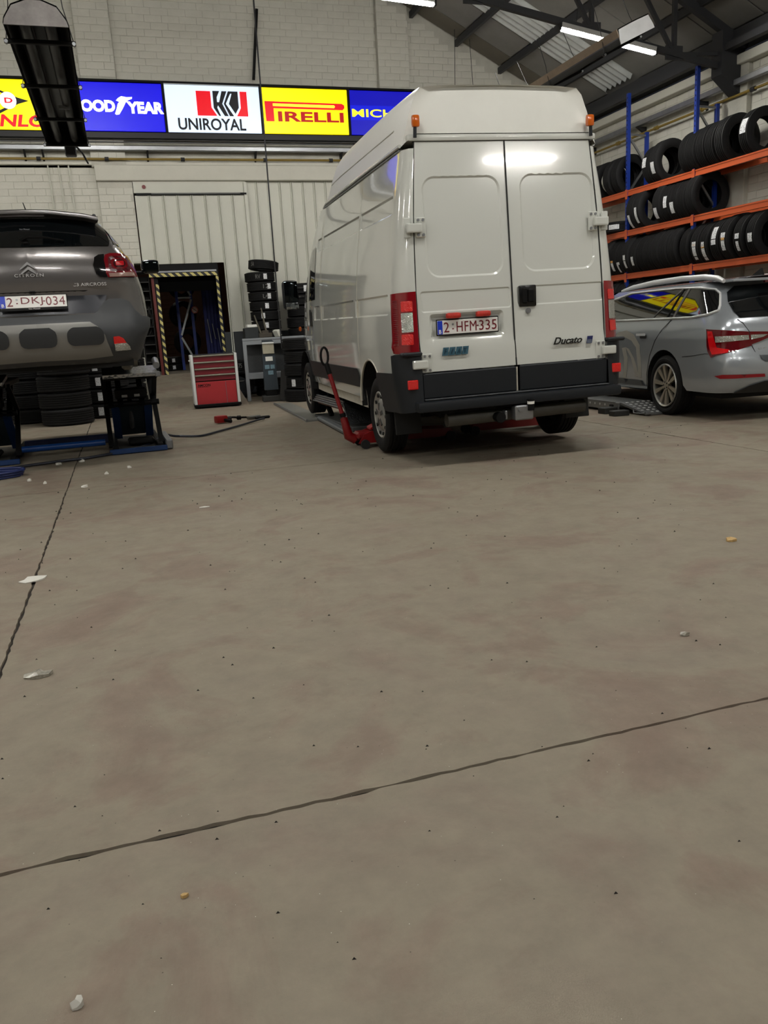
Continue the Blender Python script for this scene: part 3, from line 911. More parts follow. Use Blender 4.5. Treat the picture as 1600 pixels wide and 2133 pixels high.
def tyre_mesh(r, w, ri, n=44, axis='Z', gr=4):
    k = (r, w, ri, n, axis, gr)
    if k not in TYM:
        TYM[k] = MB().lathe(tyre_profile(r, w, ri, gr), n, axis, closed=True).mesh('tyre', smooth=35, fix=True)
    return TYM[k]

# ================================================================== WHITE VAN
M_van = P('van_white_paint', (203, 205, 199), .12, coat=.9, spec=.5)
M_vroof = P('van_roof_plastic', (205, 205, 198), .42, var=.03, vscale=3)
M_plast = P('black_bumper_plastic', (22, 26, 31), .5, spec=.35)
M_vgap = P('panel_gap_black', (10, 10, 10), .7)
M_glass = P('dark_glass', (10, 13, 15), .04, spec=.7, coat=.6)
M_lred = P('lamp_lens_red', (128, 4, 18), .1, spec=.6, coat=.6)
M_lred2 = P('lamp_lens_bright_red', (215, 22, 20), .12, spec=.6, coat=.6, bump=.6, bscale=120)
M_lclear = P('lamp_lens_clear', (196, 196, 190), .1, metal=.7, bump=.9, bscale=110)
M_lrib = P('lamp_ribs_dark_red', (78, 2, 12), .2, coat=.4)
M_amber = P('amber_lens', (196, 92, 16), .15, coat=.6)
M_plate = P('plate_white', (228, 226, 222), .35)
M_plred = P('plate_red_ink', (110, 14, 30), .4)
M_plblue = P('plate_blue', (24, 58, 190), .4)
M_hub = P('wheel_silver', (186, 186, 182), .32, metal=.75)
M_under = P('underbody_black', (9, 9, 9), .8)
M_cream = P('van_sill_dirty_white', (196, 192, 178), .5, var=.15, vscale=4)

def plate(parent, body, loc, rot, frame=True):
    p = MB().rbox((0, 0, 0), (.52, .006, .11), .008).build('licence_plate', M_plate, parent, loc=loc, rot=rot)
    p['label'] = 'white licence plate with dark red characters and blue strip'
    if frame: MB().rbox((0, .004, 0), (.535, .008, .128), .006).build('plate_frame', M_blackm, p)
    MB().box((-.238, -.004, 0), (.042, .002, .106)).build('blue_strip', M_plblue, p)
    link('country_letter', text_mesh('B', .02, .03, .002, bold=.02), M_plate, p, (-.238, -.006, -.032))
    a, b, c = body
    link('plate_characters', text_mesh(a, .046, .078, .002, bold=.0), M_plred, p, (-.183, -.004, 0))
    link('plate_characters', text_mesh(b, .17, .078, .002, bold=.0, spacing=1.08), M_plred, p, (-.012, -.004, 0))
    link('plate_characters', text_mesh(c, .15, .078, .002, bold=.0, spacing=1.05), M_plred, p, (.172, -.004, 0))
    MB().box((.083, -.004, 0), (.016, .002, .009)).build('dash', M_plred, p)
    MB().box((-.128, -.004, -.014), (.013, .002, .009)).build('dash', M_plred, p)
    MB().cyl((-.128, -.005, .02), (-.128, -.003, .02), .009, 10).build('stamp', M_galv, p)
    return p

van = thing('van', 'white high-roof panel van raised off the floor in the middle', 'van', (3.0986, 6.0735, .018), (R(.70), R(-.60), R(-2.84)), order='YXZ')
vW = smoothtab([(.44, .945), (.60, .965), (.74, .98), (.93, .983), (.975, .994), (1.0, .986), (1.39, .972), (1.7, .945), (2.0, .905), (2.14, .885), (2.44, .832), (2.6, .82)])
vE = smoothtab([(.5, .826), (.77, .824), (1.4, .819), (1.88, .80), (2.51, .748), (2.6, .74)])
vYR = lambda z: .075 * (z - .765)
VW = Wrap(vW, vE, vYR, lambda z: .15, .8, .25, bul=0.0, plan=lambda y: .16 * max(0, (y - 3.6) / 1.85) ** 2)
def arc(cy, cz, r, a0, a1, n=14): return [(cy + r * math.cos(R(a0 + (a1 - a0) * i / n)), cz + r * math.sin(R(a0 + (a1 - a0) * i / n))) for i in range(n + 1)]
side_o = [(0.0, .75), (0.0, 2.46)] + VW.side([(3.55, 2.46), (3.72, 2.34), (4.58, 1.50), (5.02, 1.16), (5.32, 1.02), (5.45, .80), (5.45, .46), (5.12, .46)] + arc(4.68, .40, .43, 8, 172) + [(4.25, .46), (1.50, .46)] + arc(1.07, .42, .42, 2, 142))
side_o += [(VW.ty(.70, .745), .745), (.1, .745)]
def rc(y0, y1, z0, z1, r=.02, d=.012, w=.014):
    lo = VW.side(rrect(y0, y1, z0, z1, r)); li = VW.side(rrect(y0 + w, y1 - w, z0 + w, z1 - w, max(.004, r - w * .5)))
    return (lo, li, d)
side_rec = [rc(.30, 1.40, 2.0, 2.145), rc(1.46, 3.22, 2.0, 2.145), rc(3.28, 3.56, 2.0, 2.145), rc(.32, 1.50, 1.225, 1.392), rc(1.57, 3.28, 1.225, 1.392), rc(3.34, 3.72, 1.225, 1.392)]
for mir in (False, True):
    b = patch(VW.fn(), side_o, .075, recess=side_rec, mirror=mir).build('body_side', M_van, van, smooth=35)
    s = 1 if mir else -1
    # door shut lines as thin dark strips
    for y in ((1.43, 3.25, 3.31) if not mir else (3.3,)):
        st = patch(VW.fn(.002), VW.side([(y - .003, .80), (y + .003, .80), (y + .003, 2.40), (y - .003, 2.40)]), .1, mirror=mir).build('shut_line', M_cream, b)
    patch(VW.fn(.012), VW.side([(1.50, .565), (4.22, .545), (4.30, .60), (4.36, .73), (1.52, .745), (1.47, .66)]), .08, mirror=mir).build('side_trim', M_plast, van, smooth=40)
    patch(VW.fn(-.03), VW.side([(1.48, .36), (4.24, .36), (4.24, .56), (1.48, .57)]), .1, mirror=mir).build('sill', M_cream, van, smooth=40)
    patch(VW.fn(.004), VW.side([(3.62, 1.47), (4.47, 1.47), (3.98, 2.00), (3.88, 2.06), (3.66, 2.07)]), .08, mirror=mir).build('cab_window', M_glass, van, smooth=40)
    dh = patch(VW.fn(.014), VW.side(rrect(3.86, 4.02, 1.16, 1.36, .03)), .05, mirror=mir).build('cab_door_handle', M_plast, van, smooth=40)
    # tail lamp
    tl = patch(VW.fn(.012), [(0.004, .915), (0.004, 1.395), (.262, 1.388), (.268, .922)], .05, mirror=mir).build('tail_lamp', M_lred, van, smooth=40)
    patch(VW.fn(.016), rrect(.035, .125, 1.245, 1.325, .008), .03, mirror=mir).build('red_lens', M_lred2, tl)
    patch(VW.fn(.016), rrect(.038, .128, 1.085, 1.235, .006), .03, mirror=mir).build('clear_lens', M_lclear, tl)
    patch(VW.fn(.016), rrect(.042, .132, .985, 1.07, .008), .03, mirror=mir).build('red_lens', M_lred2, tl)
    rb = MB()
    for k in range(24):
        z = .985 + k * .0150
        rb2 = patch(VW.fn(.017), [(.155, z), (.215, z), (.215, z + .004), (.155, z + .004)], .05, mirror=mir); rb.add(rb2.v, rb2.f)
    tagk(rb.build('lens_ribs', P('lamp_rib_pink', (120, 40, 46), .3), tl), kind='stuff')
    # rear corner bumper
    bo = [(0.0, .46), (0.0, .915), (.20, .915), (.275, .905), (.28, .765), (VW.ty(.705, .75), .75)] + [(VW.ty(y, z), z) for y, z in arc(1.07, .42, .43, 142, 176, 5)] + [(VW.ty(.62, .42), .42), (VW.ty(.50, .42), .42)]
    patch(VW.fn(.035), bo, .06, mirror=mir).build('bumper_corner', M_plast, van, smooth=40)
    MB().add([], [])
    MB().rbox((s * .905, -.028, .675), (.085, .03, .075), .006).build('reflector', M_lred2, van, rot=(0, 0, s * R(0)))
    MB().rbox((s * .90, .0, .915), (.17, .09, .03), .01).build('lamp_shelf', M_plast, van)
    # hinges
    for z, x in ((1.875, .80), (.835, .825)):
        hg = MB().rbox((s * (x - .055), vYR(z) - .012, z), (.085, .012, .15), .006).build('hinge', M_van, van)
        MB().rbox((s * (x + .005 if z > 1 else x + .01), vYR(z) - .035, z - .005), (.125, .045, .07), .012, seg=2).build('hinge_arm', M_van, hg)
        for dz in (-.055, .055):
            for dx in (-.075, -.035): MB().cyl((s * (x + dx), vYR(z) - .024, z + dz), (s * (x + dx), vYR(z) - .015, z + dz), .011, 8).build('hinge_bolt', M_galv, hg)
        if z > 1: MB().rbox((s * (x + .055), vYR(z) - .004, z), (.06, .012, .15), .006).build('hinge_plate', M_van, hg)
    # inner wheel housings, arch lips
    for cy, r_, zc in ((1.07, .43, .42), (4.68, .44, .40)):
        pts = arc(cy, zc, r_, -5, 185, 16); n = len(pts)
        mb = MB(); mb.add([(s * .97, y, z) for y, z in pts] + [(s * .62, y, z) for y, z in pts], [(i, i + 1, n + i + 1, n + i) for i in range(n - 1)] + [tuple(range(n, 2 * n))])
        mb.build('wheel_housing', M_under, van)
    lip = MB().tube([(s * .975, y, z) for y, z in arc(1.07, .42, .425, 2, 142, 16)], .012, 6).build('arch_lip', M_cream, van, smooth=60)
    # mirror
    mr = MB().rbox((s * 1.155, 4.30, 1.56), (.2, .14, .36), .06, seg=3).build('door_mirror', M_plast, van, smooth=50)
    MB().rbox((s * 1.155, 4.225, 1.60), (.17, .012, .25), .03, seg=2).build('mirror_glass', P('mirror_glass', (40, 46, 48), .03, metal=.9), mr, smooth=50)
    MB().rbox((s * 1.15, 4.225, 1.425), (.16, .012, .08), .02, seg=2).build('wide_angle_glass', P('mirror_glass2', (150, 156, 158), .05, metal=.9), mr, smooth=50)
    for z in (1.52, 1.63): MB().cyl((s * .98, 4.28, z), (s * 1.1, 4.30, z), .02, 8).build('mirror_arm', M_plast, mr)
    MB().rbox((s * .975, 4.86, 1.13), (.03, .09, .06), .012).build('side_marker', M_amber, van)
    # marker lamps on the roof corners
    ml = MB().rbox((s * .735, .10, 2.645), (.06, .05, .088), .018, seg=2).build('marker_lamp', M_amber, van, smooth=50)
    MB().cyl((s * .745, .10, 2.53), (s * .74, .10, 2.61), .014, 8).build('marker_stalk', M_plast, ml)
# rear doors
def rdoor(x0f, x1f, loops, name):
    zs = [.765, 1.0, 1.4, 1.9, 2.3, 2.505]
    if x0f is None: o = [(-(vE(z) - .008), z) for z in zs] + [(-.005, z) for z in reversed(zs)]
    else: o = [(.005, z) for z in zs] + [((vE(z) - .008), z) for z in reversed(zs)]
    def fn(x, z, d=0.0):
        bulge = .012 if z < .965 else .012 * max(0, 1 - (z - .965) / .03)
        return (x, vYR(z) + .004 - bulge + d, z)
    return patch(fn, o, .07, recess=loops, center=(0, 3, 1)).build(name, M_van, van, smooth=25)
def lp(x0, x1, z0, z1, r, d, w=.016): return (rrect(x0, x1, z0, z1, r, 6), rrect(x0 + w, x1 - w, z0 + w, z1 - w, max(.006, r - w), 6), d)
dl = rdoor(None, 0, [lp(-.712, -.055, 1.49, 2.255, .11, .010), lp(-.785, -.012, 1.228, 1.392, .025, .007, .010), lp(-.72, -.085, 1.012, 1.214, .03, .03, .03)], 'rear_door')
dr = rdoor(0, 1, [lp(.112, .762, 1.50, 2.26, .11, .010), lp(.045, .822, 1.237, 1.393, .025, .007, .010)], 'rear_door')
MB().add([(dx, vYR(z) - .001 - (.010 if z < .97 else 0), z) for z in (.765, .97, 1.0, 1.6, 2.1, 2.51) for dx in (-.0065, .0065)], [(2 * k, 2 * k + 1, 2 * k + 3, 2 * k + 2) for k in range(5)]).build('door_gap', M_vgap, van)
MB().box((0, .146, 2.513), (1.51, .02, .014)).build('door_top_seal', M_vgap, van)
for s in (-1, 1):
    MB().add([(s * (vE(z) - .008 + dx), vYR(z) + .006, z) for z in (.765, 1.4, 1.9, 2.51) for dx in (0, .009)], [(0, 1, 3, 2), (2, 3, 5, 4), (4, 5, 7, 6)]).build('door_side_gap', M_vgap, van)
bl = MB().rbox((-.417, -.018, .655), (.812, .03, .20), .008).build('door_lower_cladding', M_plast, dl)
br = MB().rbox((.421, -.018, .658), (.80, .03, .205), .008).build('door_lower_cladding', M_plast, dr)
MB().box((0, -.004, .645), (.013, .02, .21)).build('door_edge_strip', M_cream, dr)
hd = MB().rbox((.13, vYR(1.31) - .004, 1.311), (.152, .03, .17), .02, seg=2).build('door_handle', P('gloss_black_plastic', (8, 8, 9), .25), dr, smooth=50)
MB().rbox((.10, vYR(1.31) - .022, 1.315), (.045, .02, .125), .012).build('grip', M_blackm, hd)
MB().rbox((.155, vYR(1.31) - .022, 1.312), (.055, .02, .105), .012).build('grip', M_blackm, hd)
MB().cyl((.131, vYR(1.19) - .012, 1.193), (.131, vYR(1.19) + .01, 1.193), .022, 14).build('key_lock', M_galv, dr, smooth=50)
pv = plate(van, ('2', 'HFM', '335'), (-.405, .016, 1.105), (0, 0, 0))
for k, x in enumerate((-.53, -.275)):
    lm = MB().rbox((x, .0, 1.193), (.125, .05, .046), .02, seg=2).build('plate_lamp', P('taped_red', (178, 42, 30), .5, var=.35, vscale=25), van, smooth=50)
fi = thing('maker_badge', None, None)
fi.parent = van
fi.location = (-.53, -.012, .917)
for k, ch in enumerate('FIAT'):
    x = -.084 + k * .056
    tile = MB().prism([(x - .030, -.032), (x + .020, -.032), (x + .032, .032), (x - .018, .032)], .004, Matrix(((1, 0, 0, 0), (0, 0, -1, 0), (0, 1, 0, 0), (0, 0, 0, 1)))).build('badge_tile', P('badge_blue_grey', (66, 104, 122), .35, metal=.3), fi, fix=True)
    link('badge_letter', text_mesh(ch, .026, .038, .003, bold=.01, shear=.2), P('badge_letter_dark', (30, 60, 76), .4), tile, (x, -.006, 0))
link('model_lettering', text_mesh('Ducato', .262, .058, .006, bold=.022, shear=.35), P('dark_chrome', (70, 70, 70), .25, metal=.8), van, (.466, -.012, .933))
bd = MB().prism([(-.028, -.03), (.022, -.03), (.032, .03), (-.018, .03)], .004, Matrix(((1, 0, 0, 0.665), (0, 0, -1, -.010), (0, 1, 0, .925), (0, 0, 0, 1)))).build('engine_badge', P('badge_navy', (38, 44, 96), .35), van, fix=True)
MB().box((.662, -.016, .912), (.045, .003, .03)).build('badge_lower', P('badge_grey', (92, 100, 118), .35), bd)
# rear cill, bumper, tow bar
MB().rbox((0, .30, 2.535), (1.60, .36, .052), .02, seg=2).build('roof_lip', M_van, van, smooth=50)
MB().rbox((0, -.055, .497), (1.80, .16, .082), .02, seg=2).build('rear_bumper', M_plast, van, smooth=50)
MB().rbox((0, -.02, .548), (1.64, .10, .012), .004).build('tread_strip', P('scuffed_plastic', (52, 55, 58), .5, var=.5, vscale=9), van)
MB().rbox((0, -.125, .515), (1.72, .012, .012), .004).build('bumper_edge', P('scuffed_edge', (74, 80, 86), .4), van)
tb = MB().cyl((-.62, .02, .36), (.62, .02, .375), .055, 14).build('tow_bar', P('tow_bar_grey', (64, 62, 56), .6, var=.2), van, smooth=50)
MB().rbox((.0, -.10, .385), (.16, .1, .12), .01).build('tow_bracket', M_galv, tb)
MB().cyl((.055, -.15, .40), (.055, -.15, .49), .028, 14).build('tow_ball_cover', M_blackm, tb, smooth=50)
MB().cyl((.055, -.15, .452), (.055, -.15, .474), .0295, 14).build('ball_cover_ring', M_white, tb, smooth=50)
for x in (-.04, .05): MB().cyl((x, -.16, .41), (x, -.14, .41), .018, 6).build('bolt', M_galv, tb)
MB().cyl((-.20, -.13, .36), (-.20, -.05, .36), .042, 16).build('tow_socket', M_blackm, tb, smooth=50)
MB().rbox((-.15, -.09, .375), (.02, .06, .07), .004).build('socket_bracket', M_galv, tb)
# high roof
def roof_pt(u, y):
    """u 0..1 from left edge over the top to the centre, y along the van"""
    y0 = .15
    top = smoothtab([(.0, 2.90), (.35, 2.94), (1.5, 2.965), (2.7, 2.965), (3.1, 2.93), (3.4, 2.83), (3.65, 2.68), (3.82, 2.50)])(y)
    nar = 1 - .14 * max(0, (y - 2.9) / .9) ** 2
    zb = 2.485
    tab = [(0, .828, 0), (.18, .80, .22), (.38, .755, .55), (.55, .705, .84), (.66, .66, .95), (.78, .50, .985), (1.0, .0, 1.0)]
    for (a, xa, ha), (b, xb, hb) in zip(tab, tab[1:]):
        if u <= b:
            q = (u - a) / (b - a); return (-(xa + (xb - xa) * q) * nar, zb + (top - zb) * (ha + (hb - ha) * q))
us = [0, .09, .18, .28, .38, .47, .55, .60, .66, .72, .78, .89, 1.0]
ysr = [.18, .25, .35, .55, 1.0, 1.5, 2.0, 2.5, 2.9, 3.1, 3.25, 3.4, 3.52, 3.65, 3.74, 3.82]
mb = MB(); nu = len(us)
for y in ysr:
    for s in (-1, 1):
        for u in (us if s < 0 else us[::-1][1:]):
            x, z = roof_pt(u, y); mb.v.append((x if s < 0 else -x, y + (.0 if y > .2 else 0), z))
nr = 2 * nu - 1
for i in range(len(ysr) - 1):
    for k in range(nr - 1): mb.f.append((i * nr + k, i * nr + k + 1, (i + 1) * nr + k + 1, (i + 1) * nr + k))
# rear face of the roof cap, leaning forward to the crown
zr = [2.565, 2.60, 2.68, 2.76, 2.84, 2.875, 2.90]
b0 = len(mb.v)
def cap_half(z): return interp([(2.565, .742), (2.60, .732), (2.68, .700), (2.76, .662), (2.84, .618), (2.875, .585), (2.90, .52)])(z)
ncol = 12
for z in zr:
    for k in range(ncol + 1):
        x = -cap_half(z) + 2 * cap_half(z) * k / ncol
        mb.v.append((x, .135 + (z - 2.565) * .22, z + (.022 * (1 - (x / cap_half(z)) ** 2) if z > 2.85 else 0)))
for i in range(len(zr) - 1):
    for k in range(ncol): mb.f.append((b0 + i * (ncol + 1) + k, b0 + i * (ncol + 1) + k + 1, b0 + (i + 1) * (ncol + 1) + k + 1, b0 + (i + 1) * (ncol + 1) + k))
# join cap to the side shell: strip between cap outline and first shell ring
ring0 = list(range(0, nr))
out = [b0 + i * (ncol + 1) for i in range(len(zr))] + [b0 + (len(zr) - 1) * (ncol + 1) + k for k in range(1, ncol + 1)] + [b0 + i * (ncol + 1) + ncol for i in range(len(zr) - 2, -1, -1)]
def frac(lst):
    d = [0]
    for a, b in zip(lst, lst[1:]): d.append(d[-1] + (Vector(mb.v[a]) - Vector(mb.v[b])).length)
    return [q / d[-1] for q in d]
fa, fb = frac(ring0), frac(out)
i = j = 0
while i < len(ring0) - 1 or j < len(out) - 1:
    if j == len(out) - 1 or (i < len(ring0) - 1 and fa[i + 1] <= fb[j + 1]):
        mb.f.append((ring0[i], ring0[i + 1], out[j])); i += 1
    else:
        mb.f.append((ring0[i], out[j + 1], out[j])); j += 1
hr = mb.build('high_roof', M_vroof, van, smooth=50, fix=True)
for s in (-1, 1):
    MB().tube([(s * .778, .55, 2.67), (s * .778, 2.6, 2.68), (s * .772, 3.1, 2.67)], .006, 6).build('roof_bead', M_vroof, hr)
    MB().tube([(s * .832, .25, 2.463), (s * .836, 1.5, 2.463), (s * .83, 3.3, 2.463), (s * .80, 3.55, 2.45)], .008, 6).build('roof_seam', P('seam_grey', (110, 112, 112), .6), hr)
    MB().tube([(s * .835, .22, 2.492), (s * .838, 1.5, 2.492), (s * .83, 3.2, 2.492), (s * .80, 3.5, 2.485)], .014, 8).build('drip_rail', M_van, hr, smooth=60)
# closed floor and firewall so that no light passes through
MB().box((0, 2.7, .50), (1.70, 5.2, .1)).build('underbody', M_under, van)
MB().add([(-.80, 5.3, .5), (.80, 5.3, .5), (.78, 4.58, 1.5), (-.78, 4.58, 1.5), (.74, 3.74, 2.44), (-.74, 3.74, 2.44)], [(0, 1, 2, 3), (3, 2, 4, 5)]).build('front_panel', M_van, van)
for x in (-.45, .45): MB().beam((x, .2, .41), (x, 4.4, .41), .07, .1).build('chassis_rail', M_under, van)
MB().cyl((-.8, .98, .33), (.8, .98, .33), .05, 10).build('rear_axle', M_under, van)
MB().rbox((-.2, .8, .38), (.6, .35, .16), .05).build('silencer', M_under, van)
# mud flaps
for s in (-1, 1): MB().rbox((s * .81, .50, .36), (.24, .02, .30), .03, rot=(R(-8), 0, 0), seg=2).build('mud_flap', P('mud_flap_rubber', (16, 17, 18), .6), van)
def van_wheel(x, y, side):
    w = MB()
    tw = link('wheel', tyre_mesh(.341, .215, .205, 48, 'X', 4), M_rubber, van, (x, y, .341))
    s = side
    MB().lathe([(.215, -.02 * 1), (.218, s * .085), (.205, s * .092), (.19, s * .078), (.15, s * .07), (.12, s * .088), (.06, s * .095), (0.001, s * .095)], 36, 'X').build('hub_cap', M_hub, tw, smooth=40)
    for k in range(10):
        a = 2 * PI * k / 10
        MB().cyl((s * .074, .178 * math.cos(a), .178 * math.sin(a)), (s * .088, .178 * math.cos(a), .178 * math.sin(a)), .016, 10).build('vent_hole', M_under, tw)
    for k in range(5):
        a = 2 * PI * k / 5 + .3
        MB().beam((s * .092, .045 * math.cos(a), .045 * math.sin(a)), (s * .092, .11 * math.cos(a), .11 * math.sin(a)), .034, .012, up=(1, 0, 0)).build('cap_recess', P('hub_recess', (70, 70, 68), .5), tw)
    return tw
van_wheel(-.845, .98, -1); van_wheel(.845, .98, 1); van_wheel(-.86, 4.68, -1); van_wheel(.86, 4.68, 1)
# ================================================================== GREY CROSSOVER (raised on the left)
M_cpaint = P('grey_metallic_paint', (112, 109, 108), .22, metal=.55, coat=.6)
M_clad = P('dark_grey_cladding', (64, 66, 69), .45, spec=.4)
M_skid = P('satin_silver_skid', (132, 131, 128), .38, metal=.6)
M_pad = P('bumper_pad_dark', (40, 42, 44), .5)
M_low = P('tailgate_dark_grey', (58, 60, 66), .22, metal=.3, coat=.4)
suv = thing('car', 'grey crossover car raised on a lift, seen from behind', 'car', (-.642, 7.581, .70), (0, 0, R(1.15)))
cW = smoothtab([(.28, .80), (.45, .85), (.62, .925), (.80, .922), (1.0, .885), (1.10, .848), (1.19, .805), (1.27, .772), (1.39, .705), (1.48, .635), (1.53, .60)])
cX = lambda z: min(cW(z), .885) - .19
cY = smoothtab([(.28, .12), (.34, .0), (.42, -.06), (.58, -.085), (.63, -.06), (.69, -.02), (.80, .0), (.895, .015), (.925, -.015), (1.0, -.02), (1.15, -.005), (1.255, .04), (1.29, .07), (1.40, .19), (1.50, .31), (1.53, .34)])
CW = Wrap(cW, cX, cY, lambda z: .28, .8, .30, bul=.05, plan=lambda y: .12 * max(0, (y - 2.6) / 1.4) ** 2)
def csym(poly): return poly
def ctr(z): return CW.tx(0, z)
def crear(name, pts, mat, off, parent=suv, step=.06, recess=(), full=True):
    """outline in x>=0,z given from the centre line outwards; built on both halves"""
    o = CW.rear(pts)
    res = []
    for mir in (False, True):
        ob = patch(CW.fn(off), o, step, mirror=mir, center=(0, 2, .9)).build(name, mat, parent, smooth=40)
        res.append(ob)
    return res
for mir in (False, True):
    s = 1 if mir else -1
    full = [(-.8, .66), (-.8, 1.27)] + [(CW.tx(.66, 1.27), 1.27), (CW.tx(.60, 1.50), 1.50), (CW.tx(.57, 1.525), 1.525)] + [(CW.ty(2.2, 1.525), 1.525), (CW.ty(2.95, 1.35), 1.35), (CW.ty(3.3, 1.05), 1.05), (CW.ty(3.85, .9), .9), (CW.ty(3.9, .35), .35), (CW.ty(3.66, .30), .30)] + CW.side(arc(3.30, .33, .36, 0, 180)) + [(CW.ty(2.9, .25), .25), (CW.ty(1.1, .25), .25)] + CW.side(arc(.70, .33, .37, 0, 160)) + [(CW.ty(.33, .66), .66)]
    patch(CW.fn(), full, .09, mirror=mir, center=(0, 1.5, .8)).build('body_shell', M_cpaint, suv, smooth=40)
    # side glass
    patch(CW.fn(.004), CW.side([(.95, 1.12), (2.75, 1.05), (2.3, 1.42), (1.05, 1.46)]), .1, mirror=mir).build('side_window', M_glass, suv, smooth=40)
    patch(CW.fn(.003), [(CW.tx(.70, 1.29), 1.29), (CW.tx(.755, 1.28), 1.28), (CW.ty(.45, 1.36), 1.36), (CW.ty(.55, 1.46), 1.46), (CW.tx(.625, 1.48), 1.48)], .05, mirror=mir).build('quarter_trim', P('gloss_black_panel', (12, 12, 14), .06, coat=.8), suv, smooth=40)
    # arch cladding
    a1 = CW.side(arc(.70, .33, .37, 0, 150)); a2 = CW.side(arc(.70, .33, .44, 150, 0))
    patch(CW.fn(.045), a1 + a2, .06, mirror=mir).build('arch_cladding', M_clad, suv, smooth=40)
    pts = arc(.70, .33, .37, -5, 185, 14); n = len(pts)
    MB().add([(s * .86, y, z) for y, z in pts] + [(s * .5, y, z) for y, z in pts], [(i, i + 1, n + i + 1, n + i) for i in range(n - 1)]).build('wheel_housing', M_under, suv)
    # tail lamp
    lo = [(.600, 1.145), (.612, 1.183), (.65, 1.195), (.76, 1.198), (.80, 1.175), (.835, 1.10), (.855, 1.0), (.62, .998), (.604, 1.03)]
    tl = patch(CW.fn(.016), CW.rear(lo), .04, mirror=mir).build('tail_lamp', P('tail_lens_dark_red', (112, 8, 20), .1, coat=.7), suv, smooth=40)
    for k, (g, m_) in enumerate(((.022, M_lrib), (.045, MATS['tail_lens_dark_red']), (.062, P('tail_lens_black_red', (52, 2, 8), .15, coat=.5)), (.078, P('tail_lens_lit', (190, 16, 28), .2, coat=.5)))):
        patch(CW.fn(.0185 + .0025 * k), CW.rear(rrect(.610 + g, .826 - g, 1.03 + g * .78, 1.188 - g * .78, .03 if k < 3 else .006)), .04, mirror=mir).build('lens_ring', m_, tl)
    patch(CW.fn(.021), CW.rear([(.63, 1.002), (.835, 1.004), (.828, 1.034), (.625, 1.032)]), .04, mirror=mir).build('clear_strip', P('clear_strip', (150, 120, 110), .2, coat=.5), tl)
    patch(CW.fn(.014), CW.rear([(.525, 1.165), (.56, 1.185), (.605, 1.19), (.603, 1.03), (.61, 1.0), (.555, 1.005), (.525, 1.03), (.508, 1.10)]), .04, mirror=mir).build('lamp_inner', P('gloss_black_panel', (12, 12, 14), .06, coat=.8), suv, smooth=40)
    # mirror
    if mir:
        mr = MB().rbox((1.125, 2.25, 1.27), (.20, .12, .15), .055, seg=3).build('door_mirror', P('gloss_black_panel', (12, 12, 14), .06), suv, smooth=50)
        MB().rbox((1.125, 2.185, 1.27), (.175, .012, .12), .04, seg=2).build('mirror_glass', P('mirror_glass3', (26, 32, 32), .03, metal=.8), mr, smooth=50)
        MB().rbox((.99, 2.27, 1.21), (.16, .06, .04), .015).build('mirror_arm', M_blackm, mr)
    # roof rail
    MB().tube([(s * .56, .55, 1.565), (s * .575, .66, 1.60), (s * .575, 1.4, 1.64), (s * .56, 2.1, 1.60)], .018, 8).build('roof_rail', M_blackm, suv, smooth=60)
    # bumper cladding half
    co_ = [(0.0, .30), (0.0, .69), (.46, .695), (.50, .72), (.545, .785), (.60, .818), (.70, .818), (.76, .795), (.80, .72), (.85, .66)]
    patch(CW.fn(.018), CW.rear(co_) + [(CW.ty(.34, .64), .64), (CW.ty(.30, .34), .34), (.2, .29)], .06, mirror=mir, center=(0, 2, .6)).build('bumper_cladding', M_clad, suv, smooth=40)
    patch(CW.fn(.034), CW.rear([(0.0, .35), (0.0, .615), (.42, .615), (.48, .585), (.53, .52), (.575, .36), (.35, .345)]), .06, mirror=mir, center=(0, 2, .6)).build('skid_plate', M_skid, suv, smooth=40)
    patch(CW.fn(.042), CW.rear(rrect(.225, .520, .448, .585, .055)), .022, mirror=mir, center=(0, 2, .6)).build('bumper_pad', M_pad, suv, smooth=40)
    if not mir:
        for q in (False, True):
            patch(CW.fn(.042), CW.rear([(0, .445), (0, .588), (.095, .588), (.12, .58), (.138, .565), (.145, .54), (.145, .50), (.138, .47), (.12, .453), (.09, .445)]), .025, mirror=q, center=(0, 2, .6)).build('bumper_pad', M_pad, suv, smooth=40)
    # fog / reflector
    fg = patch(CW.fn(.03), CW.rear([(.595, .445), (.595, .505), (.64, .508), (.675, .49), (.695, .45)]), .03, mirror=mir).build('rear_reflector', M_lred2, suv, smooth=40)
    patch(CW.fn(.03), CW.rear([(.60, .392), (.596, .445), (.696, .45), (.715, .42), (.72, .395)]), .03, mirror=mir).build('reversing_lamp', M_lclear, fg)
    # lower tailgate with plate recess, tailgate lip
    patch(CW.fn(.006), CW.rear([(0.0, .70), (0.0, .912), (.61, .915), (.57, .80), (.52, .725), (.47, .70)]), .06, mirror=mir).build('lower_tailgate', M_low, suv, smooth=40)
    patch(CW.fn(.016), CW.rear([(0.0, .885), (0.0, .912), (.44, .912), (.40, .885)]), .06, mirror=mir).build('tailgate_handle_recess', M_under, suv)
    # rear glass and spoiler
    patch(CW.fn(.006), CW.rear([(0.0, 1.262), (0.0, 1.525), (.575, 1.515), (.61, 1.49), (.665, 1.30), (.655, 1.265)]), .06, mirror=mir, center=(0, 2, .9)).build('rear_window', M_glass, suv, smooth=40)
# brake hub where the wheel is off
    hub = MB().cyl((s * .66, .70, .33), (s * .80, .70, .33), .12, 20).build('brake_drum', P('brake_steel', (120, 118, 112), .4, metal=.8, var=.3), suv, smooth=40)
    MB().cyl((s * .80, .70, .33), (s * .84, .70, .33), .045, 14).build('hub_centre', M_galv, hub, smooth=40)
    MB().rbox((s * .70, .60, .24), (.1, .12, .1), .02).build('caliper', MATS['brake_steel'], hub)
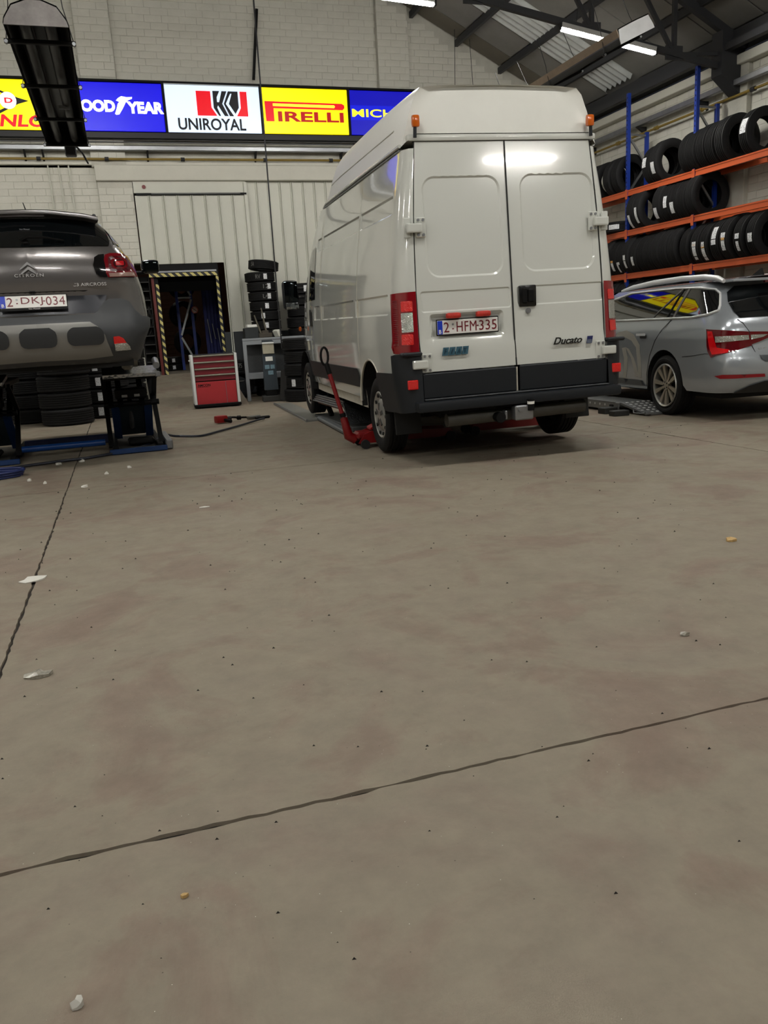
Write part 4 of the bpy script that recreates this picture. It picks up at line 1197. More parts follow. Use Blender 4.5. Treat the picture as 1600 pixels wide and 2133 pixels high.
MB().rbox((-.02, .235, 1.548), (.37, .02, .022), .006).build('high_brake_lamp', P('brake_lamp_grey', (110, 104, 108), .3), suv)
mbr = MB()
gy = [.20, .30, .6, 1.1, 1.7, 2.25]; gx_ = [-.60, -.48, -.2, 0, .2, .48, .60]
for y in gy:
    for x in gx_: mbr.v.append((x, y, 1.535 + .070 * (1 - (abs(x) / .62) ** 2.5) - (.03 if y > 2 else 0) - (.012 if y < .25 else 0)))
for i in range(len(gy) - 1):
    for k in range(6): mbr.f.append((i * 7 + k, i * 7 + k + 1, (i + 1) * 7 + k + 1, (i + 1) * 7 + k))
mbr.build('roof_panel', M_cpaint, suv, smooth=50)
sp_ = MB()
for dy, dz in ((0, 0), (-.012, -.012), (-.008, -.035), (.06, -.05)):
    for x in gx_: sp_.v.append((x * (1.0 if dz > -.04 else .97), .20 + dy, 1.523 + .070 * (1 - (abs(x) / .62) ** 2.5) + dz))
for i in range(3):
    for k in range(6): sp_.f.append((i * 7 + k, (i + 1) * 7 + k, (i + 1) * 7 + k + 1, i * 7 + k + 1))
sp_.build('roof_spoiler', M_cpaint, suv, smooth=60)
MB().add([(-.6, 2.25, 1.52), (.6, 2.25, 1.52), (.72, 3.0, 1.05), (-.72, 3.0, 1.05), (.7, 3.85, .85), (-.7, 3.85, .85)], [(0, 1, 2, 3), (3, 2, 4, 5)]).build('windscreen', M_glass, suv)
MB().box((0, 1.9, .30), (1.5, 3.6, .12)).build('underbody', M_under, suv)
MB().cyl((-.7, .70, .30), (.7, .70, .30), .05, 10).build('rear_axle', M_under, suv)
MB().rbox((.25, .35, .30), (.5, .3, .14), .05).build('silencer', M_under, suv)
# badges and lettering
cy_ = cY(1.08) - .05 - .012
bdg = thing('chevron_badge', None, None); bdg.parent = suv; bdg.location = (-.005, cy_, 1.09)
for dz in (.015, -.025):
    MB().prism([(-.066, dz - .022), (0, dz + .038), (.066, dz - .022), (.066, dz - .002 - .0), (0, dz + .012), (-.066, dz - .04)][0:0] or [(-.068, dz - .03), (-.055, dz - .012), (0, dz + .034), (.055, dz - .012), (.068, dz - .03), (.05, dz - .022), (0, dz + .012), (-.05, dz - .022)], .012, Matrix(((1, 0, 0, 0), (0, 0, -1, 0), (0, 1, 0, 0), (0, 0, 0, 1)))).build('chevron', P('bright_badge', (205, 205, 206), .2, metal=.5), bdg, fix=True)
link('maker_lettering', text_mesh('CITROËN', .225, .030, .004, spacing=1.2), P('bright_lettering', (205, 205, 205), .3, metal=.2), suv, (-.005, cY(1.035) - .05 - .006, 1.035))
link('model_lettering', text_mesh('C3 AIRCROSS', .275, .026, .004), MATS['bright_lettering'], suv, (.46, cY(.945) - .05 * .55 - .008, .946))
link('dealer_lettering', text_mesh('Van Mossel', .08, .012, .002), M_galv, suv, (.0, .105, 1.42))
wp = MB().tube([(-.04, -.005, 1.325), (.02, -.01, 1.345), (.15, .0, 1.34), (.30, .02, 1.315)], [.016, .014, .010, .006], 6).build('rear_wiper', M_blackm, suv, smooth=50)
MB().rbox((0.0, .02, 1.30), (.07, .05, .05), .02).build('wiper_motor', M_blackm, wp)
MB().tube([(.02, .9, 1.58), (-.01, 1.0, 1.66), (-.04, 1.06, 1.78)], [.022, .008, .004], 6).build('roof_aerial', M_blackm, suv)
pc = plate(suv, ('2', 'DKJ', '034'), (0, cY(.82) - .085, .82), (R(-24), 0, 0))
link('frame_lettering', text_mesh('Van Mossel', .09, .010, .002), M_plate, pc, (.0, -.004, -.066))
MB().box((0, .0, -.068), (.53, .008, .022)).build('frame_ledge', M_blackm, pc)

# ================================================================== SILVER ESTATE CAR
M_spaint = P('silver_metallic_paint', (168, 174, 180), .24, metal=.5, coat=.7)
est = thing('car', 'silver estate car parked before the tyre rack', 'car', (6.5836, 6.568, 0), (0, 0, R(-6.49)))
sW = smoothtab([(.25, .89), (.45, .915), (.70, .925), (.87, .930), (.945, .926), (.97, .912), (1.06, .885), (1.25, .80), (1.38, .725), (1.42, .69)])
sX = lambda z: sW(z) - .21
sY = smoothtab([(.25, .16), (.32, .07), (.42, .02), (.55, .0), (.66, .0), (.68, .03), (.78, .06), (.92, .055), (.97, .075), (1.04, .11), (1.18, .26), (1.34, .46), (1.42, .56)])
SB = smoothtab([(.25, .24), (.95, .26), (1.1, .28), (1.42, .20)])
SW = Wrap(sW, sX, sY, SB, .8, .34, bul=.05, plan=lambda y: .10 * max(0, (y - 3.4) / 1.4) ** 2)
arch = arc(1.095, .355, .375, 0, 180, 18)
for mir in (False, True):
    s = 1 if mir else -1
    o = [(-.8, .30), (-.8, 1.42), (CW.T0 * 0 + 0.0, 1.42)] + SW.side([(2.6, 1.42), (3.3, 1.15), (3.6, 1.0), (4.5, .82), (4.8, .6), (4.8, .26), (4.30, .24)] + arc(3.93, .355, .375, 0, 180, 14) + [(3.52, .24), (1.50, .27)] + arch + [(.66, .30), (.5, .30)])
    o[2] = (.34, 1.42)
    # the panel and its belt
    patch(SW.fn(), o, .075, mirror=mir, center=(0, 2, .7)).build('body_shell', M_spaint, est, smooth=38)
    # glass house: dark band then chrome frame
    win = SW.side([(.30, 1.12), (.33, 1.17), (.42, 1.29), (.50, 1.335), (.70, 1.365), (1.2, 1.385), (2.2, 1.385), (2.75, 1.30), (3.25, 1.08), (2.2, 1.065), (.62, 1.065), (.38, 1.085)])
    wn = patch(SW.fn(.004), win, .07, mirror=mir).build('side_window', M_glass, est, smooth=40)
    V = [SW.fn(.008)(t_, z_) for t_, z_ in subdiv(win, .06)]
    if mir: V = [Vector((-v.x, v.y, v.z)) for v in V]
    MB().tube(V + [V[0]], .013, 6).build('chrome_frame', P('satin_chrome', (228, 230, 232), .35, metal=.35), est, smooth=60)
    for ya, yb, wd_ in ((1.02, 1.42, .018), (.90, .96, .022), (1.10, 1.10, .02)):
        q = [SW.fn(.007)(SW.ty(ya + (yb - ya) * (1 - k / 6), 1.075 + .305 * k / 6), 1.075 + .305 * k / 6) for k in range(7)]
        if ya == 1.02: q = [SW.fn(.007)(SW.ty(1.42 - .40 * k / 6, 1.075 + .30 * k / 6), 1.075 + .30 * k / 6) for k in range(7)]
        elif ya == .90: q = [SW.fn(.007)(SW.ty(.97 - .07 * k / 6, 1.075 + .295 * k / 6), 1.075 + .295 * k / 6) for k in range(7)]
        else: q = [SW.fn(.006)(SW.ty(1.10 - .09 * k / 6, 1.075 + .30 * k / 6), 1.075 + .30 * k / 6) for k in range(7)]
        if mir: q = [Vector((-v.x, v.y, v.z)) for v in q]
        MB().tube(q, wd_ / 2, 6).build('window_pillar', P('pillar_grey', (110, 108, 104), .4) if ya != 1.10 else M_blackm, est, smooth=60)
    # roof rail
    rr_ = [(.40, 1.415), (.52, 1.45), (.75, 1.478), (1.2, 1.492), (1.8, 1.487), (2.3, 1.46), (2.55, 1.43)]
    MB().tube([(s * (.66 if k not in (0, len(rr_) - 1) else .67), y, z) for k, (y, z) in enumerate(rr_)], [.02, .03, .03, .03, .03, .03, .02], 8).build('roof_rail', P('rail_aluminium', (222, 224, 226), .35, metal=.3), est, smooth=60)
    # door shut line and handle
    sl_ = [(1.00, 1.06), (1.14, .95), (1.28, .83), (1.40, .66), (1.475, .45), (1.5, .30)]
    q = [SW.fn(.001)(SW.ty(y, z), z) for y, z in sl_]
    if mir: q = [Vector((-v.x, v.y, v.z)) for v in q]
    MB().tube(q, .004, 5).build('shut_line', M_vgap, est)
    q = [SW.fn(.001)(SW.ty(y, z), z) for y, z in [(.72, .66), (.52, .675), (.30, .70), (.22, .695)]]
    if mir: q = [Vector((-v.x, v.y, v.z)) for v in q]
    MB().tube(q, .003, 5).build('shut_line', M_vgap, est)
    hd = patch(SW.fn(.03), SW.side(rrect(1.44, 1.66, .885, .912, .012)), .03, mirror=mir).build('door_handle', P('satin_chrome', (225, 227, 230), .18, metal=.9), est, smooth=40)
    patch(SW.fn(.004), SW.side(rrect(1.46, 1.62, .855, .895, .018)), .03, mirror=mir).build('handle_cup', M_darkm, hd)
    # side crease highlight: swage line as a thin moulding
    # sill and lettered decal
    patch(SW.fn(.008), SW.side([(1.52, .30), (3.50, .30), (3.50, .375), (1.58, .365)]), .08, mirror=mir).build('sill_moulding', P('sill_grey', (82, 84, 86), .4), est, smooth=40)
    dec = P('pale_grey_decal', (170, 168, 160), .35)
    ring = [(2.30 + .0, .0)]
    def ringpts(r0, r1):
        c = (2.03, .60)
        a = [(c[0] + r1 * math.cos(R(t_)) * 1.0, c[1] + r1 * math.sin(R(t_)) * .98) for t_ in range(-60, 151, 15)]
        b = [(c[0] + r0 * math.cos(R(t_)), c[1] + r0 * math.sin(R(t_)) * .98) for t_ in range(150, -61, -15)]
        return a + b
    for nm, pl_ in (('decal_letter_bow', [(2.38, .80), (2.15, .93), (1.95, .95), (1.76, .90), (1.62, .78), (1.60, .62), (1.60, .40), (1.68, .40), (1.69, .62), (1.71, .75), (1.82, .83), (1.96, .865), (2.12, .845), (2.35, .735)]),
                    ('decal_letter_stem', [(1.98, .38), (2.06, .38), (2.06, .74), (1.96, .75)]), ('decal_letter_stroke', [(1.96, .75), (1.88, .73), (1.66, .41), (1.75, .40)])):
        patch(SW.fn(.0025), SW.side(pl_), .06, mirror=mir).build(nm, dec, est, smooth=40)
    # tail lamp (outer and boot-lid part)
    tl = patch(SW.fn(.010), [(SW.ty(.285, .94), .945), (SW.tx(.62, .905), .905), (SW.tx(.575, .772), .765), (SW.ty(.20, .66), .662)], .05, mirror=mir).build('tail_lamp', P('tail_lens_wine', (96, 4, 16), .08, coat=.8), est, smooth=40)
    patch(SW.fn(.014), [(SW.ty(.265, .91), .925), (SW.ty(.215, .91), .922), (SW.ty(.165, .76), .76), (SW.tx(.80, .72), .735), (SW.tx(.82, .69), .705), (SW.ty(.20, .69), .690)], .04, mirror=mir).build('red_lens', P('tail_lens_bright', (224, 14, 22), .15, coat=.5), tl)
    patch(SW.fn(.014), [(SW.tx(.895, .87), .872), (SW.tx(.62, .86), .872), (SW.tx(.61, .82), .828), (SW.tx(.89, .80), .812)], .04, mirror=mir).build('clear_lens', M_lclear, tl)
    patch(SW.fn(.012), SW.rear([(.612, .905), (.595, .772), (.50, .80), (.37, .85), (.345, .872), (.42, .895)]), .04, mirror=mir).build('lid_lamp', MATS['tail_lens_wine'], tl, smooth=40)
    patch(SW.fn(.016), SW.rear([(.60, .872), (.592, .825), (.47, .845), (.42, .868)]), .04, mirror=mir).build('clear_lens', M_lclear, tl)
    # bumper details
    patch(SW.fn(.006), SW.rear([(.45, .452), (.46, .482), (.86, .492), (.90, .478), (.87, .452)]), .04, mirror=mir).build('bumper_reflector', P('reflector_wine', (140, 8, 24), .2, coat=.4), est, smooth=40)
    patch(SW.fn(.008), SW.rear([(0, .29), (0, .42), (.45, .41), (.60, .37), (.74, .30)]), .05, mirror=mir).build('lower_valance', P('valance_black', (26, 27, 28), .5), est, smooth=40)
    # rear window and lid
    patch(SW.fn(.006), SW.rear([(0, 1.045), (0, 1.37), (.50, 1.36), (.62, 1.30), (.685, 1.20), (.70, 1.10), (.675, 1.045)]), .06, mirror=mir, center=(0, 2, .7)).build('rear_window', M_glass, est, smooth=40)
    q = [SW.fn(.001)(SW.tx(x, z), z) for x, z in [(.70, 1.03), (.655, .985), (.61, .905), (.575, .77), (.545, .68)]]
    if mir: q = [Vector((-v.x, v.y, v.z)) for v in q]
    MB().tube(q, .004, 5).build('shut_line', M_vgap, est)
    patch(SW.fn(.004), SW.rear([(0, .60), (0, .705), (.53, .705), (.50, .63), (.46, .60)]), .05, mirror=mir).build('plate_recess', P('recess_grey', (66, 70, 74), .4), est, smooth=40)
    # wheel arches
    for cy2 in (1.095, 3.93):
        pts = arc(cy2, .355, .375, -8, 188, 16); n = len(pts)
        MB().add([(s * .90, y, z) for y, z in pts] + [(s * .55, y, z) for y, z in pts], [(i, i + 1, n + i + 1, n + i) for i in range(n - 1)] + [tuple(range(n, 2 * n))]).build('wheel_housing', M_under, est)
        w_ = link('wheel', tyre_mesh(.334, .225, .238, 48, 'X', 3), M_rubber2, est, (s * .80, cy2, .334))
        MB().lathe([(.232, s * .02), (.244, s * .10), (.236, s * .112), (.222, s * .10), (.215, s * .02)], 40, 'X').build('rim_ring', M_hub, w_, smooth=40)
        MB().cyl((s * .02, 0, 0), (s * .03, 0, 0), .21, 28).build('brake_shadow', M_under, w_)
        for k in range(10):
            a = 2 * PI * k / 10 + (.05 if k % 2 else -.05) + .2
            c_, s_ = math.cos(a), math.sin(a)
            tan = Vector((0, -s_, c_)); rad = Vector((0, c_, s_)); ax = Vector((s, 0, 0))
            vv = []
            for rr2, hw, xx in ((.045, .011, .085), (.222, .026, .10)):
                for dw in (-1, 1):
                    for dx in (0, -.03): vv.append(rad * rr2 + tan * (hw * dw) + ax * (xx + dx))
            MB().add(vv, [(0, 2, 6, 4), (1, 5, 7, 3), (0, 4, 5, 1), (2, 3, 7, 6), (4, 6, 7, 5), (0, 1, 3, 2)]).build('spoke', P('alloy_bronze_silver', (190, 182, 166), .35, metal=.7), w_, fix=True)
        MB().cyl((s * .05, 0, 0), (s * .095, 0, 0), .055, 20).build('wheel_hub', MATS['alloy_bronze_silver'], w_, smooth=40)
        for k in range(5):
            a = 2 * PI * k / 5; MB().cyl((s * .09, .038 * math.cos(a), .038 * math.sin(a)), (s * .099, .038 * math.cos(a), .038 * math.sin(a)), .009, 8).build('wheel_bolt', M_darkm, w_)
# crease mouldings on the left flank: lower bumper fold
mbr = MB(); gy = [.42, .56, .8, 1.2, 1.8, 2.4, 2.7]; gx2 = [-.69, -.55, -.3, 0, .3, .55, .69]
for y in gy:
    for x in gx2: mbr.v.append((x, y, 1.418 + .052 * (1 - (x / .69) ** 2) - (.02 if y > 2.5 else 0) - (.012 if y < .5 else 0)))
for i in range(len(gy) - 1):
    for k in range(6): mbr.f.append((i * 7 + k, i * 7 + k + 1, (i + 1) * 7 + k + 1, (i + 1) * 7 + k))
mbr.build('roof_panel', M_spaint, est, smooth=50)
MB().rbox((0, .43, 1.415), (1.24, .22, .03), .012, seg=2).build('roof_spoiler', M_spaint, est, smooth=50)
MB().box((0, .34, 1.392), (.5, .03, .02)).build('high_brake_lamp', M_lrib, est)
fin = MB().add([(-.012, .75, 1.46), (.012, .75, 1.46), (0, .77, 1.54), (-.02, .95, 1.46), (.02, .95, 1.46), (0, .80, 1.54)], [(0, 1, 2), (0, 2, 5, 3), (1, 4, 5, 2), (3, 5, 4)]).build('shark_fin_aerial', M_blackm, est)
fin.location = (-.05, -.12, 0)
MB().add([(-.69, 2.7, 1.42), (.69, 2.7, 1.42), (.80, 3.5, 1.02), (-.80, 3.5, 1.02), (.78, 4.6, .82), (-.78, 4.6, .82)], [(0, 1, 2, 3), (3, 2, 4, 5)]).build('windscreen', M_glass, est)
MB().box((0, 2.4, .30), (1.5, 4.3, .14)).build('underbody', M_under, est)
link('maker_lettering', text_mesh('SUPERB', .20, .026, .004, spacing=1.2), M_chrome, est, (-.42, .018, .725))
# ================================================================== TYRE RACK ON THE RIGHT WALL
XF, XBK = 9.22, 9.61
LEV = [3.36, 2.66, 1.89, 1.13]
M_stick = None
def sticker_mat():
    m = bpy.data.materials.new('printed_label'); m.use_nodes = True
    nt = m.node_tree; b = nt.nodes['Principled BSDF']
    tc = nt.nodes.new('ShaderNodeTexCoord'); w = nt.nodes.new('ShaderNodeTexNoise')
    mp = nt.nodes.new('ShaderNodeMapping'); mp.inputs['Scale'].default_value = (60, 60, 160)
    nt.links.new(tc.outputs['Object'], mp.inputs['Vector']); nt.links.new(mp.outputs['Vector'], w.inputs['Vector'])
    w.inputs['Scale'].default_value = 1.0; w.inputs['Detail'].default_value = 2
    r_ = nt.nodes.new('ShaderNodeValToRGB')
    r_.color_ramp.elements[0].position = .36; r_.color_ramp.elements[0].color = (*lin((120, 122, 128)), 1)
    r_.color_ramp.elements[1].position = .46; r_.color_ramp.elements[1].color = (*lin((226, 228, 230)), 1)
    nt.links.new(w.outputs['Fac'], r_.inputs['Fac']); nt.links.new(r_.outputs['Color'], b.inputs['Base Color'])
    b.inputs['Roughness'].default_value = .5
    return m
M_stick = sticker_mat()
M_stick_o = P('label_orange_end', (206, 158, 92), .5)
rack = thing('tyre_rack', 'blue and orange steel tyre rack along the right wall', 'rack', (0, 0, 0))
for k, y in enumerate((13.5, 11.65, 9.8)):
    for x, top in ((XF, 5.0 if k == 0 else 4.90), (XBK, 4.36)):
        up = MB()
        up.box((x, y, top / 2), (.06, .055, top)); 
        u = up.build('front_upright' if x == XF else 'back_upright', M_blue, rack)
        sb = MB()
        if x == XF:
            for q in range(int((top - 1.2) / .075)):
                sb.box((x - .031, y, 1.25 + q * .075), (.004, .018, .028))
            tagk(sb.build('slot_row', P('slot_shadow', (8, 16, 50), .7), u), kind='stuff')
    z = 4.3; sgn = 1
    MB().beam((XF, y, 4.32), (XBK, y, 4.30), .03, .03).build('horizontal_brace', M_galv, rack)
    while z > .4:
        a, b = ((XF, y, z), (XBK, y, z - .5)) if sgn > 0 else ((XBK, y, z), (XF, y, z - .5))
        MB().beam(a, b, .025, .035).build('diagonal_brace', M_galv, rack); z -= .5; sgn = -sgn
for lv in LEV:
    for (ya, yb) in ((9.83, 11.62), (11.68, 13.47), (13.53, 15.32)):
        for x in (XF, XBK):
            bm_ = MB(); L_ = yb - ya; s = -1 if x == XF else 1
            bm_.box((x, (ya + yb) / 2, lv - .012), (.05, L_, .024)); bm_.box((x, (ya + yb) / 2, lv - .05), (.034, L_, .06)); bm_.box((x, (ya + yb) / 2, lv - .09), (.05, L_, .022))
            o = bm_.build('shelf_beam', M_orange, rack)
    for y in (13.5, 11.65, 9.8):
        for x in (XF,): MB().rbox((x - .034, y, lv - .07), (.012, .066, .17), .003).build('beam_connector', M_orange, rack)
for y in (15.35,):
    MB().box((XF, y, 2.4), (.06, .055, 4.8)).build('front_upright', M_blue, rack)
    MB().box((XBK, y, 2.2), (.06, .055, 4.36)).build('back_upright', M_blue, rack)

def sticker(parent, r, axis, ang, span, w, off=0.0, mat=None, orange=False, n=5):
    """curved paper label on the tread; axis Y (standing) or Z (lying)"""
    mb = MB(); vs_ = []
    for k in range(n + 1):
        a = R(ang + span * (k / n - .5)); c_, s_ = math.cos(a) * (r + .0035), math.sin(a) * (r + .0035)
        for h in (-w / 2 + off, w / 2 + off):
            vs_.append((c_, h, s_) if axis == 'Y' else (c_, s_, h))
    mb.add(vs_, [(2 * k, 2 * k + 1, 2 * k + 3, 2 * k + 2) for k in range(n)])
    return mb.build('paper_label', mat or M_stick, parent)
def chalk(parent, body, r, ang, w, h):
    """chalk size marks written on the tread of a lying tyre"""
    me = text_mesh(body, w, h, .001)
    a = R(ang)
    o = link('chalk_mark', me, P('chalk', (120, 120, 118), .9), parent, ((r + .003) * math.cos(a), (r + .003) * math.sin(a), 0), (0, 0, a + PI / 2))
    return o
def tyre(loc, rot, label, group, r=.36, w=.215, ri=.215, axis='Y', mat=None, gr=4, n=40):
    o = link('tyre', tyre_mesh(r, w, ri, n, axis, gr), mat or M_rubber, None, loc, rot)
    tagk(o, label, 'tyre', group)
    return o
if True:
    RX = (XF + XBK) / 2
    def seat(r): return math.sqrt(r * r - .20 ** 2) + .0
    ORD = ['first', 'second', 'third', 'fourth', 'fifth', 'sixth', 'seventh', 'eighth', 'ninth', 'tenth', 'eleventh', 'twelfth', 'thirteenth', 'fourteenth', 'fifteenth', 'sixteenth', 'seventeenth', 'eighteenth', 'nineteenth', 'twentieth', 'twenty-first']
    rnd = random.Random(11)
    def row(lv, ys, shelf, r=.36, stickers={}, w=.215):
        for k, y in enumerate(ys):
            rr = r + rnd.uniform(-.012, .012)
            rr = round(rr / .008) * .008
            lab = 'upright black tyre, %s from the left on the %s shelf of the rack' % (ORD[k], shelf)
            t_ = tyre((RX, y, lv + seat(rr)), (0, rnd.uniform(0, 6.28), R(rnd.uniform(-3, 3))), lab, 'tyres on the %s rack shelf' % shelf, rr, w, round(rr * .6, 3), 'Y', M_rubber if rnd.random() < .6 else M_rubber2)
            for (ang, span, sw, off, orange) in stickers.get(k, []):
                base = math.degrees(t_.rotation_euler.y)
                a0 = ang + base
                sticker(t_, rr, 'Y', a0, span, sw, off)
                if orange: sticker(t_, rr, 'Y', a0 - span * .5 - 4, 6, sw, off, M_stick_o, n=2)
    # angle 180 faces the hall, larger angles go down
    row(LEV[0], [14.62, 14.4, 13.98, 12.78, 12.56, 11.80, 11.585, 11.37, 11.155, 10.94, 10.42], 'top', stickers={3: [(172, 26, .10, .03, False)], 4: [(196, 30, .09, .0, False)], 10: [(165, 34, .12, .0, False)]})
    row(LEV[1], [13.22, 13.0, 12.46, 12.24, 12.02, 11.80, 11.58], 'second', stickers={0: [(212, 40, .06, .03, False)], 1: [(198, 44, .07, 0, False)], 2: [(205, 30, .08, .02, False)], 3: [(178, 30, .085, -.02, False)], 4: [(198, 30, .085, .03, False)]})
    ys3 = [14.45 - .222 * k for k in range(12)] + [11.70, 11.44, 11.21, 10.97, 10.73, 10.44, 10.18]
    st3 = {1: [(212, 26, .06, 0, False)], 2: [(208, 26, .07, 0, True)], 3: [(205, 26, .07, 0, True)], 4: [(210, 32, .05, .03, False), (196, 8, .09, 0, False)], 5: [(185, 14, .07, 0, False), (205, 22, .06, 0, False)], 6: [(196, 26, .07, 0, False)],
           13: [(178, 12, .09, 0, False), (197, 24, .08, 0, True), (216, 9, .07, 0, False)], 14: [(182, 12, .07, 0, False), (204, 24, .08, 0, True), (222, 9, .08, 0, False)], 15: [(160, 30, .10, 0, False), (183, 12, .10, 0, False)], 16: [(172, 12, .10, 0, False), (196, 24, .08, 0, True)], 17: [(178, 12, .09, 0, False), (202, 24, .06, 0, False)], 18: [(186, 20, .09, 0, False)]}
    row(LEV[2], ys3, 'third', stickers=st3)
    row(LEV[3], [14.3 - .24 * k for k in range(10)], 'lowest', r=.352)
    o = tyre((RX - .02, 13.98, LEV[1] + .105), (0, 0, 0), 'tyre lying flat on the second rack shelf beside the van', None, .33, .20, .2, 'Z')
    sticker(o, .33, 'Z', 214, 36, .085)
    o = tyre((RX, 13.72, LEV[0] + seat(.36)), (0, 1, 0), 'upright tyre close behind the left blue upright on top shelf', None, .36, .215, .215, 'Y')

# ================================================================== TYRE STACKS
def stack(cx, cy, n, r, w, name, jit=.02, z0=0.0, face=-100, stick=(), chalks={}, gr=5, tiltlast=0, mats=None):
    out = []
    rnd = random.Random(int(cx * 100) + n)
    for k in range(n):
        lab = 'tyre lying %s from the bottom in the %s' % (ORD[k], name)
        if k == n - 1: lab = 'topmost tyre of the ' + name
        if len(lab.split()) > 16: lab = lab.replace('tyre lying ', 'tyre ')
        rr = r
        o = tyre((cx + rnd.uniform(-jit, jit), cy + rnd.uniform(-jit, jit), z0 + w * (k + .5)), (0, 0, rnd.uniform(0, .3)), lab, 'tyres of the ' + name, rr, w * .985, round(r * .6, 3), 'Z', mats or (M_rubber if k % 2 else M_rubber2), gr)
        base = math.degrees(o.rotation_euler.z)
        if k in stick: sticker(o, rr, 'Z', face - base + stick[k], 14, w * .55)
        if k in chalks: chalk(o, chalks[k][0], rr, face - base + chalks[k][1], chalks[k][2], w * .42)
        out.append(o)
    return out
A = stack(2.71, 15.78, 14, .285, .1775, 'tall stack before the white doors', .028, stick={12: 22, 11: 28, 10: 24, 9: 10, 8: -8, 7: 2, 6: -5}, chalks={12: ('RV', -6, .09), 10: ('L4', 10, .1), 11: ('12', 15, .1), 13: ('5A', -40, .07)}, mats=M_rubber)
A[-1].rotation_euler = (0, R(7), .1); A[-1].location.z += .03; A[-1].location.x += .08
A[-2].location.x -= .03
stack(3.50, 15.85, 10, .33, .208, 'tall stack behind the van mirror', .02, stick={9: 12, 8: 14, 7: 14, 6: 12, 5: 14}, mats=M_rubber)
stack(2.98, 13.85, 5, .335, .215, 'low stack behind the van front wheel', .025, mats=M_rubber, stick={1: -40})
stack(-.87, 13.08, 6, .375, .245, 'wide stack under the grey car', .035, stick={})
stack(-.29, 13.85, 6, .355, .232, 'labelled stack under the grey car', .02, face=-105, stick={0: -6, 1: -3, 2: -2, 3: -4})
stack(-1.98, 12.9, 6, .35, .22, 'stack at the left picture edge', .02, stick={2: 20})
stack(-1.42, 13.9, 7, .36, .225, 'back stack under grey car', .02)
stack(-.62, 14.7, 7, .36, .225, 'rearmost stack under the grey car', .02)
stack(.05, 15.3, 7, .34, .22, 'brick wall stack under grey car', .02)
# loose tyres by the doors
o = tyre((2.10, 15.55, .62), (0, 0, 0), 'chalk-marked tyre resting on another beside the tool trolley', 'loose tyres by the doors', .30, .20, .18, 'Z'); sticker(o, .30, 'Z', -68, 16, .1); chalk(o, '175', .30, -95, .09, .08)
o = tyre((2.10, 15.60, .26), (R(-14), 0, 0), 'tyre standing on edge between tool trolley and bench', 'loose tyres by the doors', .27, .19, .165, 'Y')
o = MB().cyl((1.99, 15.2, .34), (2.25, 15.2, .34), .008, 8).build('chrome_rod', M_chrome); tagk(o, 'short bright rod in front of the standing tyre', 'rod')
# ================================================================== TOOL TROLLEY
tt = thing('tool_trolley', 'red tool trolley with white sides before the doors', 'tool trolley', (1.465, 13.85, 0), (0, 0, R(-2)))
M_tr = P('trolley_red', (176, 46, 52), .45, var=.05); M_trd = P('trolley_dark_red', (118, 22, 34), .45)
M_trs = P('trolley_white', (220, 222, 220), .5)
MB().rbox((0, .23, .47), (.70, .40, .80), .01).build('cabinet_body', P('trolley_shell', (60, 22, 24), .5), tt)
for s in (-1, 1): MB().rbox((s * .36, .20, .47), (.045, .46, .84), .008).build('side_panel', M_trs, tt)
MB().rbox((0, .2, .88), (.70, .44, .02), .006).build('top_tray', M_darkm, tt)
for k in range(4):
    z = .86 - k * .107
    d = MB().rbox((0, .012, z - .045), (.665, .03, .085 if k < 3 else .075), .004).build('drawer', M_trd, tt)
    if k == 3: pass
    MB().rbox((0, -.008, z + .004), (.665, .035, .028), .01, seg=2).build('drawer_grip', P('grip_alu', (150, 146, 132), .35, metal=.7), d)
dp = MB().rbox((0, .012, .245), (.665, .03, .385), .004).build('door_panel', M_tr, tt)
MB().box((.16, -.004, .245), (.006, .004, .36)).build('scratch_line', M_galv, dp)
link('lettering', text_mesh('AMCON', .21, .04, .003, bold=.02), M_blackm, dp, (-.20, -.004, .385))
link('lettering', text_mesh('equipment', .2, .014, .003), M_blackm, dp, (-.205, -.004, .355))
MB().rbox((0, .2, .045), (.78, .5, .05), .01).build('base_bumper', M_blackm, tt)
for sx in (-1, 1):
    for sy in (0, 1): MB().cyl((sx * .30 - .015, .05 + sy * .32, .03), (sx * .30 + .015, .05 + sy * .32, .03), .03, 12).build('castor', M_blackm, tt)
MB().box((-.395, .06, .80), (.03, .03, .02)).build('corner_hook', M_trs, tt)
# ================================================================== BENCH AND TEST PILLAR
bn = thing('work_bench', 'grey steel bench with mesh back beside tyre stacks', 'bench', (2.65, 14.75, 0), (0, 0, R(-8)))
M_bn = P('bench_grey', (138, 142, 146), .5)
MB().rbox((0, 0, 1.085), (1.10, .5, .04), .006).build('bench_top', M_bn, bn)
for x in (-.515, .515):
    for y in (-.22, .22): MB().rbox((x, y, .535), (.065, .05, 1.07), .006).build('leg', M_bn, bn)
MB().rbox((0, -.22, 1.03), (1.06, .045, .08), .006).build('apron', M_bn, bn)
MB().rbox((0, 0, .44), (1.04, .46, .1), .006).build('lower_shelf', M_bn, bn)
MB().box((0, .20, .76), (1.0, .01, .56)).build('mesh_panel', P('mesh_grey', (74, 76, 78), .6, var=.2, vscale=90), bn)
bx = MB().rbox((2.26, 14.72, 1.197), (.25, .22, .185), .01).build('dark_box', P('box_charcoal', (36, 40, 42), .5)); tagk(bx, 'charcoal box standing on the left end of grey bench', 'box')
bx2 = MB().rbox((2.29, 14.72, 1.318), (.19, .18, .05), .006).build('white_carton', M_white); tagk(bx2, 'small white carton on top of the charcoal box', 'carton')
gb = MB().rbox((2.70, 14.55, 1.17), (.07, .16, .12), .01, rot=(0, R(-24), R(20))).build('white_gauge', P('gauge_white', (210, 210, 200), .4)); tagk(gb, 'small white instrument box tilted on the bench top', 'instrument')
